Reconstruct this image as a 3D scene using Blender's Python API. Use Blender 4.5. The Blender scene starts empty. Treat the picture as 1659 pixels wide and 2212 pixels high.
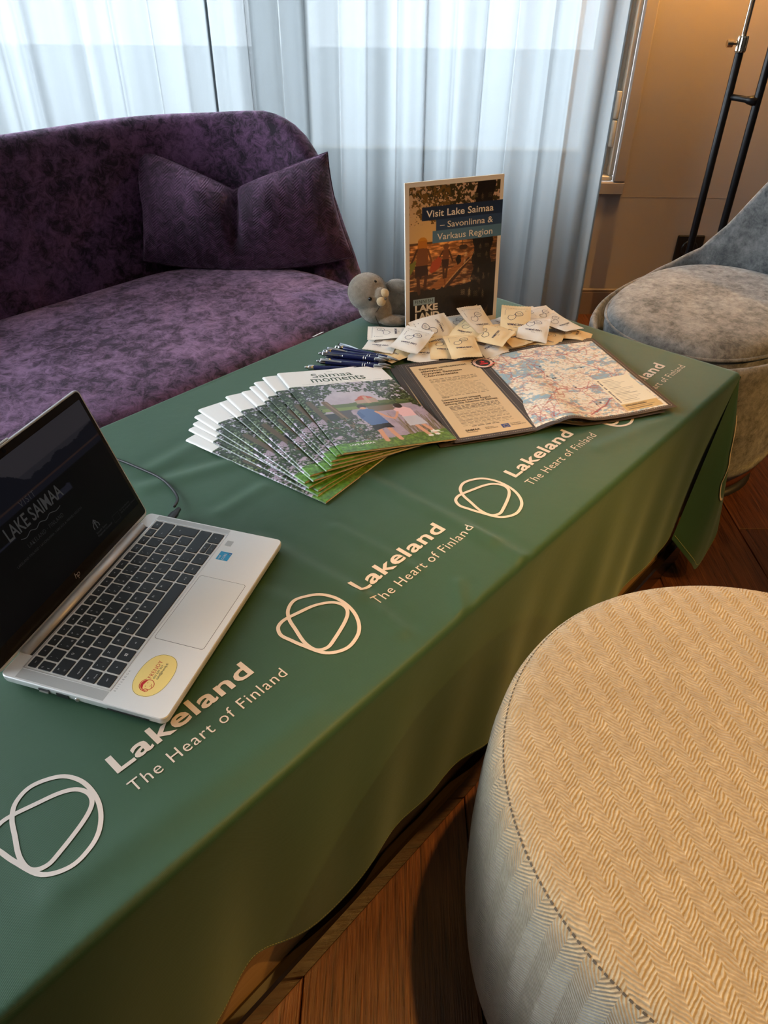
import bpy, bmesh, math, random
import numpy as np
from mathutils import Vector, Matrix

sc = bpy.context.scene
COL = sc.collection
random.seed(7)
RNG = np.random.default_rng(7)
PI = math.pi
Z0 = 0.45                      # height of the table top above the floor

# ------------------------------------------------------------------ camera
cam_d = bpy.data.cameras.new('camera')
cam = bpy.data.objects.new('camera', cam_d)
COL.objects.link(cam)
_th, _ro = 0.6502, 0.0102
_fw = Vector((0, math.cos(_th), -math.sin(_th)))
_up = Vector((0, math.sin(_th), math.cos(_th)))
_rt = Vector((1, 0, 0))
_r2 = _rt * math.cos(_ro) + _up * math.sin(_ro)
_u2 = -_rt * math.sin(_ro) + _up * math.cos(_ro)
cam.matrix_world = Matrix(((_r2.x, _u2.x, -_fw.x, 0), (_r2.y, _u2.y, -_fw.y, 0),
                           (_r2.z, _u2.z, -_fw.z, Z0 + 0.6574), (0, 0, 0, 1)))
cam_d.sensor_fit = 'VERTICAL'
cam_d.sensor_height = 36.0
cam_d.lens = 36.0 * 1609.8 / 2212.0
cam_d.clip_start = 0.01
cam_d.clip_end = 200
sc.camera = cam

# ------------------------------------------------------------------ world, lights, exposure
w = bpy.data.worlds.new('overcast_sky')
sc.world = w
w.use_nodes = True
bg = w.node_tree.nodes['Background']
bg.inputs[0].default_value = (0.80, 0.91, 1.0, 1)
bg.inputs[1].default_value = 8.5
sc.view_settings.view_transform = 'Standard'
sc.view_settings.look = 'None'
sc.view_settings.exposure = 0.5
sc.view_settings.gamma = 1.0
sc.view_settings.use_curve_mapping = False
sc.cycles.max_bounces = 10
sc.cycles.transparent_max_bounces = 12
sc.cycles.sample_clamp_indirect = 6.0

def spot(name, loc, target, energy, color, size=55, blend=0.6, radius=0.025):
    l = bpy.data.lights.new(name, 'SPOT')
    l.energy = energy; l.color = color; l.spot_size = math.radians(size)
    l.spot_blend = blend; l.shadow_soft_size = radius
    o = bpy.data.objects.new(name, l); COL.objects.link(o)
    o.location = loc
    d = Vector(target) - Vector(loc)
    o.rotation_euler = d.to_track_quat('-Z', 'Y').to_euler()
    return o

WARM = (1.0, 0.52, 0.11)
# halogen downlights in the ceiling of the room: one over the pouf, others to the right of and behind the viewer
spot('ceiling_downlight', (0.50, 0.42, 2.62), (0.46, 0.42, 0.30), 140, WARM, 40, 0.65)
spot('ceiling_downlight', (2.15, -0.65, 2.62), (0.36, 0.46, 0.30), 62, WARM, 36, 0.8)
spot('ceiling_downlight', (1.70, 0.15, 2.62), (0.34, 1.28, 0.45), 85, WARM, 30, 0.9)
spot('ceiling_downlight', (3.0, 0.55, 2.62), (0.95, 1.9, 0.30), 190, WARM, 27, 0.8)

# ------------------------------------------------------------------ table frame: a runs along the table, b across it
TT = np.array([0.66306059, 0.74856573])
MM = np.array([0.74856573, -0.66306059])
TABLE_YAW = math.atan2(TT[1], TT[0])
def tm(a, b, z=0.0):
    q = a * TT + b * MM
    return (float(q[0]), float(q[1]), Z0 + float(z))
def tm_np(a, b, z):
    a = np.asarray(a, float); b = np.asarray(b, float); z = np.asarray(z, float)
    return np.stack([a * TT[0] + b * MM[0], a * TT[1] + b * MM[1], Z0 + z + 0 * a], -1)

# ------------------------------------------------------------------ mesh helpers
class MB:
    """collects vertices, faces and material slots for one mesh object"""
    def __init__(s):
        s.v = []; s.f = []; s.m = []
    def add(s, verts, faces, mi=0):
        o = len(s.v)
        s.v.extend([tuple(map(float, q)) for q in verts])
        s.f.extend([tuple(int(i) + o for i in f) for f in faces])
        s.m.extend([mi] * len(faces))
        return s
    def box(s, c, d, mi=0, bev=0.0):
        cx, cy, cz = c; x, y, z = d[0] / 2, d[1] / 2, d[2] / 2
        if bev <= 0:
            V = [(cx + i * x, cy + j * y, cz + k * z) for k in (-1, 1) for (i, j) in ((-1, -1), (1, -1), (1, 1), (-1, 1))]
            F = [(3, 2, 1, 0), (4, 5, 6, 7), (0, 1, 5, 4), (1, 2, 6, 5), (2, 3, 7, 6), (3, 0, 4, 7)]
            return s.add(V, F, mi)
        b = bev
        ring = lambda xx, yy, zz, bb: [(cx - xx + bb, cy - yy, zz), (cx + xx - bb, cy - yy, zz), (cx + xx, cy - yy + bb, zz), (cx + xx, cy + yy - bb, zz),
                                       (cx + xx - bb, cy + yy, zz), (cx - xx + bb, cy + yy, zz), (cx - xx, cy + yy - bb, zz), (cx - xx, cy - yy + bb, zz)]
        R = [ring(x - b, y - b, cz - z, b * .6), ring(x, y, cz - z + b, b), ring(x, y, cz + z - b, b), ring(x - b, y - b, cz + z, b * .6)]
        return s.loft(R, True, True, mi)
    def loft(s, rings, cap0=True, cap1=True, mi=0, closed=True):
        n = len(rings[0]); V = [q for r in rings for q in r]; F = []
        for k in range(len(rings) - 1):
            for i in range(n if closed else n - 1):
                j = (i + 1) % n
                F.append((k * n + i, k * n + j, (k + 1) * n + j, (k + 1) * n + i))
        if cap0: F.append(tuple(range(n))[::-1])
        if cap1: F.append(tuple((len(rings) - 1) * n + i for i in range(n)))
        return s.add(V, F, mi)
    def lathe(s, prof, n=32, mi=0, axis=None, cap0=True, cap1=True):
        """profile of (radius, height) about z"""
        R = [[(r * math.cos(2 * PI * i / n), r * math.sin(2 * PI * i / n), h) for i in range(n)] for r, h in prof]
        if axis is not None:
            R = [[tuple(axis @ Vector(q)) for q in r] for r in R]
        return s.loft(R, cap0, cap1, mi)
    def tube(s, pts, r, n=12, mi=0, caps=True):
        P = [Vector(q) for q in pts]; R = []
        rr = r if hasattr(r, '__len__') else [r] * len(P)
        up = None
        for i, q in enumerate(P):
            d = (P[min(i + 1, len(P) - 1)] - P[max(i - 1, 0)]).normalized()
            if up is None:
                up = Vector((0, 0, 1)) if abs(d.z) < 0.9 else Vector((1, 0, 0))
            x = d.cross(up).normalized(); y = x.cross(d).normalized(); up = y
            R.append([tuple(q + (x * math.cos(2 * PI * k / n) + y * math.sin(2 * PI * k / n)) * rr[i]) for k in range(n)])
        return s.loft(R, caps, caps, mi)
    def grid(s, P, mi=0, flip=False):
        """P: array (ny, nx, 3)"""
        ny, nx = P.shape[:2]
        idx = np.arange(ny * nx).reshape(ny, nx)
        F = np.stack([idx[:-1, :-1], idx[:-1, 1:], idx[1:, 1:], idx[1:, :-1]], -1).reshape(-1, 4)
        if flip: F = F[:, ::-1]
        return s.add(P.reshape(-1, 3), F.tolist(), mi)
    def build(s, name, mats, parent=None, smooth=False, loc=None, rot=None):
        me = bpy.data.meshes.new(name)
        me.from_pydata(s.v, [], s.f)
        mats = mats if isinstance(mats, (list, tuple)) else [mats]
        for q in mats: me.materials.append(q)
        if len(mats) > 1: me.polygons.foreach_set('material_index', s.m)
        if smooth: me.polygons.foreach_set('use_smooth', [True] * len(me.polygons))
        me.update()
        return link(name, me, parent, loc, rot)

def link(name, me, parent=None, loc=None, rot=None):
    o = bpy.data.objects.new(name, me); COL.objects.link(o)
    if parent is not None: o.parent = parent
    if loc is not None: o.location = loc
    if rot is not None: o.rotation_euler = rot
    return o
def smooth_by_angle(o, ang=40):
    me = o.data
    me.polygons.foreach_set('use_smooth', [True] * len(me.polygons))
    bm = bmesh.new(); bm.from_mesh(me)
    for ed in bm.edges:
        if len(ed.link_faces) == 2 and ed.calc_face_angle(0) > math.radians(ang): ed.smooth = False
    bm.to_mesh(me); bm.free()
def tag(o, label, cat, group=None):
    o['label'] = label; o['category'] = cat
    if group: o['group'] = group
    return o
def thing(name, label, cat, loc=(0, 0, 0), rz=0.0, group=None):
    o = bpy.data.objects.new(name, None); COL.objects.link(o)
    o.empty_display_size = 0.05
    o.location = loc; o.rotation_euler = (0, 0, rz)
    return tag(o, label, cat, group)
def structure(o):
    o['kind'] = 'structure'; return o

_tc = {}
def text_geo(body, size=1.0, bold=0.0, align='LEFT', space=1.0, res=3, shear=0.0):
    """flat lettering: (vertices (n,2), faces), baseline at y=0"""
    key = (body, bold, align, space, res, shear)
    if key not in _tc:
        cu = bpy.data.curves.new('lettering', 'FONT')
        cu.body = body; cu.size = 1.0; cu.offset = bold; cu.align_x = align
        cu.space_character = space; cu.resolution_u = res; cu.shear = shear
        o = bpy.data.objects.new('lettering', cu); COL.objects.link(o)
        bpy.context.view_layer.update()
        me = bpy.data.meshes.new_from_object(o.evaluated_get(bpy.context.evaluated_depsgraph_get()))
        V = np.zeros(len(me.vertices) * 3); me.vertices.foreach_get('co', V)
        F = [tuple(q.vertices) for q in me.polygons]
        _tc[key] = (V.reshape(-1, 3)[:, :2].copy(), F)
        bpy.data.objects.remove(o); bpy.data.meshes.remove(me); bpy.data.curves.remove(cu)
    V, F = _tc[key]
    return V * size, F
def text_fit(body, x0, x1, y0, y1, bold=0.0, space=1.0, ref='H', res=3):
    """lettering stretched so its capitals fill y0..y1 and its width fills x0..x1"""
    V, F = text_geo(body, 1.0, bold, 'LEFT', space, res)
    R, _ = text_geo(ref, 1.0, bold, 'LEFT', 1.0, res)
    ymin, ymax = R[:, 1].min(), R[:, 1].max()
    xmin, xmax = V[:, 0].min(), V[:, 0].max()
    W = V.copy()
    W[:, 0] = x0 + (V[:, 0] - xmin) / (xmax - xmin) * (x1 - x0)
    W[:, 1] = y0 + (V[:, 1] - ymin) / (ymax - ymin) * (y1 - y0)
    return W, F
def stroke(pts, width, closed=False):
    """flat ribbon along 2d points: (vertices (n,2), faces)"""
    P = np.asarray(pts, float); n = len(P)
    if closed: d = np.roll(P, -1, 0) - np.roll(P, 1, 0)
    else:
        d = np.zeros_like(P); d[1:-1] = P[2:] - P[:-2]; d[0] = P[1] - P[0]; d[-1] = P[-1] - P[-2]
    d /= np.linalg.norm(d, axis=1)[:, None] + 1e-12
    nn = np.stack([-d[:, 1], d[:, 0]], 1) * width / 2
    V = np.empty((2 * n, 2)); V[0::2] = P + nn; V[1::2] = P - nn
    F = [(2 * i, 2 * i + 1, 2 * ((i + 1) % n) + 1, 2 * ((i + 1) % n)) for i in range(n if closed else n - 1)]
    return V, F
def spline(pts, closed=False, k=8):
    P = np.asarray(pts, float); n = len(P); out = []
    for i in range(n if closed else n - 1):
        g = lambda j: P[j % n] if closed else P[min(max(j, 0), n - 1)]
        p0, p1, p2, p3 = g(i - 1), g(i), g(i + 1), g(i + 2)
        for q in range(k):
            s = q / k
            out.append(0.5 * ((2 * p1) + (p2 - p0) * s + (2 * p0 - 5 * p1 + 4 * p2 - p3) * s * s + (3 * p1 - p0 - 3 * p2 + p3) * s ** 3))
    if not closed: out.append(P[-1])
    return np.array(out)
def disc(c, r, n=20, ry=None):
    ry = r if ry is None else ry
    V = np.array([(c[0] + r * math.cos(2 * PI * i / n), c[1] + ry * math.sin(2 * PI * i / n)) for i in range(n)])
    return V, [tuple(range(n))]
def rect(x0, y0, x1, y1):
    return np.array([(x0, y0), (x1, y0), (x1, y1), (x0, y1)]), [(0, 1, 2, 3)]
def flat(mb, geo, z, mi=0):
    V, F = geo
    mb.add([(q[0], q[1], z) for q in V], F, mi)

# ------------------------------------------------------------------ material helpers
def mat(name, color=(0.5, 0.5, 0.5), rough=0.5, metal=0.0, **kw):
    m = bpy.data.materials.new(name); m.use_nodes = True
    b = m.node_tree.nodes['Principled BSDF']
    b.inputs['Base Color'].default_value = (*color, 1)
    b.inputs['Roughness'].default_value = rough
    b.inputs['Metallic'].default_value = metal
    for k, v in kw.items():
        b.inputs[k.replace('_', ' ')].default_value = v
    return m
class NT:
    def __init__(s, m):
        s.t = m.node_tree; s.n = s.t.nodes; s.b = s.n.get('Principled BSDF')
    def new(s, ty, **kw):
        q = s.n.new('ShaderNode' + ty)
        for k, v in kw.items(): setattr(q, k, v)
        return q
    def math(s, op, a, b=None, c=None):
        q = s.new('Math', operation=op)
        for i, v in enumerate((a, b, c)):
            if v is None: continue
            if isinstance(v, (int, float)): q.inputs[i].default_value = v
            else: s.l(v, q.inputs[i])
        return q.outputs[0]
    def l(s, a, b): s.t.links.new(a, b)
    def noise(s, vec, scale, detail=4, rough=0.55, dist=0.0):
        q = s.new('TexNoise'); q.inputs['Scale'].default_value = scale; q.inputs['Detail'].default_value = detail
        q.inputs['Roughness'].default_value = rough; q.inputs['Distortion'].default_value = dist
        if vec is not None: s.l(vec, q.inputs['Vector'])
        return q.outputs[0]
    def ramp(s, fac, stops):
        q = s.new('ValToRGB'); el = q.color_ramp.elements
        while len(el) < len(stops): el.new(0.5)
        for e_, (p_, c_) in zip(el, stops):
            e_.position = p_; e_.color = (*c_, 1)
        s.l(fac, q.inputs[0]); return q.outputs[0]
    def bump(s, h, strength=0.3, dist=0.01):
        q = s.new('Bump'); q.inputs['Strength'].default_value = strength; q.inputs['Distance'].default_value = dist
        s.l(h, q.inputs['Height']); s.l(q.outputs[0], s.b.inputs['Normal']); return q
    def coord(s, which='Object', scale=None, rot=None):
        c = s.new('TexCoord').outputs[which]
        if scale is not None or rot is not None:
            mp = s.new('Mapping')
            if scale is not None: mp.inputs['Scale'].default_value = scale
            if rot is not None: mp.inputs['Rotation'].default_value = rot
            s.l(c, mp.inputs[0]); return mp.outputs[0]
        return c
    def mixc(s, fac, a, b, mode='MIX'):
        q = s.new('Mix', data_type='RGBA', blend_type=mode)
        for i, v in ((0, fac), (6, a), (7, b)):
            if isinstance(v, (int, float)): q.inputs[i].default_value = v
            elif isinstance(v, tuple): q.inputs[i].default_value = (*v, 1)
            else: s.l(v, q.inputs[i])
        return q.outputs[2]
def srgb(r, g, b):
    f = lambda c: (c / 255 / 12.92) if c / 255 <= 0.04045 else ((c / 255 + 0.055) / 1.055) ** 2.4
    return (f(r), f(g), f(b))
def lin(img):
    return np.where(img <= 0.04045, img / 12.92, ((img + 0.055) / 1.055) ** 2.4)

def print_material(name, rough=0.35, emit=0.0):
    m = mat(name, rough=rough); n = NT(m)
    a = n.new('Attribute'); a.attribute_name = 'print'
    n.l(a.outputs['Color'], n.b.inputs['Base Color'])
    if emit:
        n.l(a.outputs['Color'], n.b.inputs['Emission Color']); n.b.inputs['Emission Strength'].default_value = emit
    return m
def image_grid(name, img, width, height, zfn=None):
    """a flat print: one vertex per picture point, coloured. x 0..width, y 0..-height (top to bottom)"""
    H, W = img.shape[:2]
    x = np.linspace(0, width, W); y = -np.linspace(0, height, H)
    X, Y = np.meshgrid(x, y)
    Z = np.zeros_like(X) if zfn is None else zfn(X, Y)
    co = np.stack([X, Y, Z], -1).reshape(-1, 3)
    idx = np.arange(H * W).reshape(H, W)
    F = np.stack([idx[:-1, :-1], idx[1:, :-1], idx[1:, 1:], idx[:-1, 1:]], -1).reshape(-1)
    me = bpy.data.meshes.new(name)
    nf = len(F) // 4
    me.vertices.add(len(co)); me.vertices.foreach_set('co', co.ravel())
    me.loops.add(len(F)); me.loops.foreach_set('vertex_index', F.astype(np.int32))
    me.polygons.add(nf)
    me.polygons.foreach_set('loop_start', np.arange(nf, dtype=np.int32) * 4)
    me.polygons.foreach_set('use_smooth', np.ones(nf, bool))
    me.update(calc_edges=True)
    at = me.color_attributes.new('print', 'FLOAT_COLOR', 'POINT')
    c = np.ones((H * W, 4)); c[:, :3] = lin(np.clip(img, 0, 1)).reshape(-1, 3)
    at.data.foreach_set('color', c.ravel())
    return me

# ------------------------------------------------------------------ picture painting
def vnoise(H, W, cells, seed=0, octaves=4, aspect=1.0):
    r = np.random.default_rng(seed); out = np.zeros((H, W)); amp = 1; tot = 0
    for o in range(octaves):
        cx_ = max(2, int(cells * 2 ** o)); cy_ = max(2, int(cells * 2 ** o * H / W * aspect))
        g = r.random((cy_ + 2, cx_ + 2))
        ys = np.linspace(0, cy_, H, endpoint=False); xs = np.linspace(0, cx_, W, endpoint=False)
        yi = ys.astype(int); xi = xs.astype(int); fy = (ys - yi)[:, None]; fx = (xs - xi)[None]
        fy = fy * fy * (3 - 2 * fy); fx = fx * fx * (3 - 2 * fx)
        a = g[yi][:, xi]; b = g[yi][:, xi + 1]; c = g[yi + 1][:, xi]; d = g[yi + 1][:, xi + 1]
        out += amp * ((a * (1 - fx) + b * fx) * (1 - fy) + (c * (1 - fx) + d * fx) * fy); tot += amp; amp *= 0.55
    return out / tot
class Pic:
    def __init__(s, w, h, color):
        s.w, s.h = w, h; s.a = np.empty((h, w, 3)); s.a[:] = np.array(color) / 255
        s.Y, s.X = np.mgrid[0:h, 0:w].astype(float); s.X /= w; s.Y /= h; s.asp = h / w
    def put(s, mask, color, alpha=1.0):
        k = (mask.astype(float) * alpha)[..., None]
        c = np.array(color, float) / 255 if not (isinstance(color, np.ndarray) and color.ndim == 3) else color
        s.a = s.a * (1 - k) + c * k
    def poly(s, pts, color, alpha=1.0):
        s.put(s.pmask(pts), color, alpha)
    def pmask(s, pts):
        m_ = np.zeros((s.h, s.w), bool); n = len(pts)
        for i in range(n):
            x1, y1 = pts[i]; x2, y2 = pts[(i + 1) % n]
            if y1 == y2: continue
            c = ((s.Y >= min(y1, y2)) & (s.Y < max(y1, y2)))
            m_ ^= c & (s.X < x1 + (s.Y - y1) / (y2 - y1) * (x2 - x1))
        return m_
    def ell(s, cx_, cy_, rx, ry, color, alpha=1.0, ang=0.0):
        dx = s.X - cx_; dy = (s.Y - cy_) * s.asp; ry *= s.asp
        c, q = math.cos(ang), math.sin(ang)
        s.put(((dx * c + dy * q) / rx) ** 2 + ((-dx * q + dy * c) / ry) ** 2 < 1, color, alpha)
    def line(s, pts, wd, color, alpha=1.0):
        d = np.full((s.h, s.w), 9.0)
        for (x1, y1), (x2, y2) in zip(pts[:-1], pts[1:]):
            lo = min(x1, x2) - wd * 2; hi = max(x1, x2) + wd * 2; i0 = max(0, int(lo * s.w)); i1 = min(s.w, int(hi * s.w) + 2)
            j0 = max(0, int((min(y1, y2) - wd * 2) * s.h)); j1 = min(s.h, int((max(y1, y2) + wd * 2) * s.h) + 2)
            if i1 <= i0 or j1 <= j0: continue
            X = s.X[j0:j1, i0:i1]; Y = s.Y[j0:j1, i0:i1] * s.asp
            ax, ay, bx, by = x1, y1 * s.asp, x2, y2 * s.asp
            L2 = (bx - ax) ** 2 + (by - ay) ** 2 + 1e-12
            t_ = np.clip(((X - ax) * (bx - ax) + (Y - ay) * (by - ay)) / L2, 0, 1)
            d[j0:j1, i0:i1] = np.minimum(d[j0:j1, i0:i1], np.hypot(X - ax - t_ * (bx - ax), Y - ay - t_ * (by - ay)))
        s.put(np.clip((wd / 2 - d) * s.w + 0.5, 0, 1), color, alpha)
    def rect(s, x0, y0, x1, y1, color, alpha=1.0):
        s.put((s.X >= x0) & (s.X < x1) & (s.Y >= y0) & (s.Y < y1), color, alpha)

# ================================================================== the room
WALL_Y = 2.725
X_L, X_R, Y_F, Z_C = -3.0, 3.4, -2.2, 2.70
WX0, WX1, WZ0, WZ1 = -2.55, 0.79, 0.455, 2.40      # window opening

m_wall = mat('wall_paint', srgb(156, 146, 141), 0.7); n = NT(m_wall)
n.bump(n.noise(n.coord('Object'), 420, 3), 0.12, 0.002)
m_trim = mat('trim_paint', srgb(196, 184, 172), 0.45)
m_ceil = mat('ceiling_paint', (0.42, 0.40, 0.37), 0.8)
m_back = mat('far_wall_paint', (0.085, 0.068, 0.058), 0.8)

def wall_piece(mb, x0, x1, z0, z1, y0=WALL_Y, y1=WALL_Y + 0.16):
    mb.box(((x0 + x1) / 2, (y0 + y1) / 2, (z0 + z1) / 2), (x1 - x0, y1 - y0, z1 - z0))
mb = MB()
wall_piece(mb, X_L, WX0, 0, Z_C); wall_piece(mb, WX1, X_R, 0, Z_C)
wall_piece(mb, WX0, WX1, 0, WZ0); wall_piece(mb, WX0, WX1, WZ1, Z_C)
structure(mb.build('wall_back', m_wall))
# left wall with an unseen window added to brighten the room from the side
V0, V1, VZ0, VZ1 = -0.45, 2.40, 0.40, 2.60
mb = MB()
for (y0, y1, z0, z1) in ((Y_F, V0, 0, Z_C), (V1, WALL_Y, 0, Z_C), (V0, V1, 0, VZ0), (V0, V1, VZ1, Z_C)):
    mb.box((X_L - 0.05, (y0 + y1) / 2, (z0 + z1) / 2), (0.1, y1 - y0, z1 - z0))
structure(mb.build('wall_left', m_back))
added_win = bpy.data.objects.new('added_window', None); COL.objects.link(added_win); structure(added_win)
m_added_frame = mat('added_window_paint', srgb(214, 205, 190), 0.4)
mb = MB()
for (y0, y1, z0, z1) in ((V0, V1, VZ0, VZ0 + 0.06), (V0, V1, VZ1 - 0.06, VZ1), (V0, V0 + 0.06, VZ0 + .06, VZ1 - .06), (V1 - 0.06, V1, VZ0 + .06, VZ1 - .06), ((V0 + V1) / 2 - .03, (V0 + V1) / 2 + .03, VZ0 + .06, VZ1 - .06)):
    mb.box((X_L - 0.05, (y0 + y1) / 2, (z0 + z1) / 2), (0.07, y1 - y0, z1 - z0), 0, 0.004)
mb.build('frame', m_added_frame, added_win)
mb = MB(); mb.box((X_R + 0.05, (Y_F + WALL_Y) / 2, Z_C / 2), (0.1, WALL_Y - Y_F, Z_C)); structure(mb.build('wall_right', m_back))
mb = MB(); mb.box(((X_L + X_R) / 2, Y_F - 0.05, Z_C / 2), (X_R - X_L, 0.1, Z_C)); structure(mb.build('wall_front', m_back))
mb = MB(); mb.box(((X_L + X_R) / 2, (Y_F + WALL_Y) / 2, Z_C + 0.05), (X_R - X_L, WALL_Y - Y_F, 0.1)); structure(mb.build('ceiling', m_ceil))
# raised joint line along the wall below the window
mb = MB(); mb.box(((0.80 + X_R) / 2, WALL_Y - 0.0003, 0.419), (X_R - 0.80, 0.0006, 0.0022)); structure(mb.build('trim_1', m_wall))
# baseboard: board with a small cap
mb = MB()
mb.box(((X_L + X_R) / 2, WALL_Y - 0.008, 0.042), (X_R - X_L, 0.016, 0.084))
mb.box(((X_L + X_R) / 2, WALL_Y - 0.006, 0.090), (X_R - X_L, 0.012, 0.012), 0, 0.003)
structure(mb.build('baseboard_back', mat('baseboard_paint', srgb(120, 104, 96), 0.45)))

# ---- floor: wide brown boards, each one laid separately
def wood_floor_mat(i):
    r = random.Random(100 + i); k = 0.85 + 0.3 * r.random()
    m = mat('floorboard_wood', rough=0.33); n = NT(m)
    c = n.coord('Object', scale=(38, 1.6, 1))
    g1 = n.noise(c, 4.0, 6, 0.62, 0.6)
    c2 = n.coord('Object', scale=(160, 5, 1))
    g2 = n.noise(c2, 3.0, 3, 0.6)
    f = n.math('ADD', n.math('MULTIPLY', g1, 0.62), n.math('MULTIPLY', g2, 0.38))
    col = n.ramp(f, [(0.36, (0.026 * k, 0.008 * k, 0.003 * k)), (0.50, (0.098 * k, 0.031 * k, 0.010 * k)), (0.66, (0.18 * k, 0.064 * k, 0.021 * k))])
    n.l(col, n.b.inputs['Base Color'])
    n.l(n.math('MULTIPLY_ADD', g2, 0.35, 0.16), n.b.inputs['Roughness'])
    n.bump(f, 0.45, 0.004)
    return m
fl_mats = [wood_floor_mat(i) for i in range(4)]
m_sub = mat('subfloor', (0.01, 0.006, 0.004), 0.8)
mb = MB(); mb.box(((X_L + X_R) / 2, (Y_F + WALL_Y) / 2, -0.035), (X_R - X_L, WALL_Y - Y_F, 0.05))
floor = structure(mb.build('floor', m_sub))
BW = 0.238
plank_meshes = {}
def plank(x0, x1, y0, y1, k):
    L = round(y1 - y0, 3); Wd = round(x1 - x0, 3); key = (L, Wd, k % 4)
    if key not in plank_meshes:
        q = MB(); q.box((0, 0, -0.005), (Wd - 0.0016, L - 0.0016, 0.010), 0, 0.0012)
        o = q.build('floorboard', fl_mats[k % 4], floor)
        plank_meshes[key] = o.data
    else:
        o = link('floorboard', plank_meshes[key], floor)
    o.location = ((x0 + x1) / 2, (y0 + y1) / 2, 0)
ends = {0: 0.73, 3: 1.404, -1: -0.6, -2: -0.5, 1: -0.9, 2: 1.9}
i0 = math.floor((X_L - 0.136) / BW); i1 = math.ceil((X_R - 0.136) / BW)
for i in range(i0, i1):
    x0 = max(0.136 + i * BW, X_L); x1 = min(x0 + BW if x0 > X_L else 0.136 + (i + 1) * BW, X_R)
    if x1 - x0 < 0.02: continue
    e0 = ends.get(i, Y_F + 0.4 + ((i * 0.618) % 1) * 1.8)
    cuts = sorted({Y_F, WALL_Y} | {c for c in (e0 - 3.6, e0 - 1.8, e0, e0 + 1.8, e0 + 3.6) if Y_F + 0.05 < c < WALL_Y - 0.05})
    for j, (ya, yb) in enumerate(zip(cuts[:-1], cuts[1:])):
        plank(x0, x1, ya, yb, i * 3 + j)

# ---- window: painted frame, three hinged sashes with glass, and the sill
m_frame = mat('window_paint', srgb(214, 205, 190), 0.4)
m_stile = mat('sash_paint', srgb(206, 190, 158), 0.45)
m_glass = mat('window_glass', (1, 1, 1), 0.0); n = NT(m_glass)
n.n.remove(n.b); tr = n.new('BsdfTransparent'); gl = n.new('BsdfGlossy'); gl.inputs['Roughness'].default_value = 0.02
mx = n.new('MixShader'); mx.inputs[0].default_value = 0.06
n.l(tr.outputs[0], mx.inputs[1]); n.l(gl.outputs[0], mx.inputs[2]); n.l(mx.outputs[0], n.n['Material Output'].inputs[0])
win = bpy.data.objects.new('window_1', None); COL.objects.link(win); structure(win)
mb = MB()   # casing on the wall face
cz0, cx1 = 0.428, 0.812
for (x0, x1, z0, z1) in ((WX0 - 0.03, cx1, cz0, cz0 + 0.042), (WX0 - 0.03, cx1, WZ1 - 0.01, WZ1 + 0.035), (cx1 - 0.042, cx1, cz0 + 0.042, WZ1 - 0.01), (WX0 - 0.03, WX0 + 0.012, cz0 + 0.042, WZ1 - 0.01)):
    mb.box(((x0 + x1) / 2, WALL_Y - 0.008, (z0 + z1) / 2), (x1 - x0, 0.016, z1 - z0), 0, 0.004)
mb.build('casing', m_wall, win)
mb = MB()   # stepped frame inside the opening
for d_, (y_, th_) in enumerate(((WALL_Y + 0.030, 0.026), (WALL_Y + 0.060, 0.022))):
    xa, xb = WX0 + 0.012 * d_, cx1 - 0.042 - 0.012 * d_; za, zb = cz0 + 0.042 + 0.012 * d_, WZ1 - 0.01 - 0.012 * d_; t_ = 0.016
    for (x0, x1, z0, z1) in ((xa, xb, za, za + t_), (xa, xb, zb - t_, zb), (xb - t_, xb, za + t_, zb - t_), (xa, xa + t_, za + t_, zb - t_)):
        mb.box(((x0 + x1) / 2, y_, (z0 + z1) / 2), (x1 - x0, 0.06, z1 - z0), 0, 0.003)
mb.build('frame', m_frame, win)
SX1 = 0.742; SX0 = WX0 + 0.04; SW = (SX1 - SX0) / 3; SZ0, SZ1 = 0.50, WZ1 - 0.04
for k in range(3):
    xa = SX0 + k * SW + 0.004; xb = SX0 + (k + 1) * SW - 0.004; st = 0.085
    mb = MB()
    for (x0, x1, z0, z1) in ((xa, xb, SZ0, SZ0 + 0.06), (xa, xb, SZ1 - 0.06, SZ1), (xa, xa + st, SZ0 + 0.06, SZ1 - 0.06), (xb - st, xb, SZ0 + 0.06, SZ1 - 0.06)):
        mb.box(((x0 + x1) / 2, WALL_Y + 0.045, (z0 + z1) / 2), (x1 - x0, 0.05, z1 - z0), 0, 0.004)
    so = mb.build('sash', m_stile, win)
    mb = MB(); mb.box(((xa + xb) / 2, WALL_Y + 0.05, (SZ0 + SZ1) / 2), (xb - xa - 2 * st + 0.01, 0.004, SZ1 - SZ0 - 0.11))
    mb.build('pane', m_glass, so)
mb = MB()
for zz in (0.615, 0.700):
    mb.lathe([(0.0085, -0.040), (0.0095, -0.037), (0.0095, 0.037), (0.0085, 0.040)], 14)
    for q in range(len(mb.v) - 56, len(mb.v)):
        x, y, z = mb.v[q]; mb.v[q] = (x + SX1 + 0.006, y + WALL_Y + 0.012, z + zz)
mb.build('hinge', mat('hinge_paint', srgb(205, 198, 186), 0.35), win, True)
mb = MB(); mb.box(((WX0 + WX1) / 2 - 0.02, WALL_Y + 0.10, WZ0 + 0.012), (WX1 - WX0 - 0.06, 0.09, 0.02), 0, 0.004)
mb.build('sill', m_frame, win)

# ---- the street outside: pale pavement, kerb and the house across
m_pave = mat('pavement', (0.46, 0.47, 0.48), 0.8)
mb = MB(); mb.box((0, 9.0, -0.35), (40, 12.2, 0.1)); structure(mb.build('street_pavement', m_pave))
mb = MB(); mb.box((0, 5.6, -0.24), (40, 0.14, 0.12), 0, 0.02); structure(mb.build('street_kerb', mat('kerb_stone', (0.8, 0.8, 0.8), 0.7)))

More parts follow.
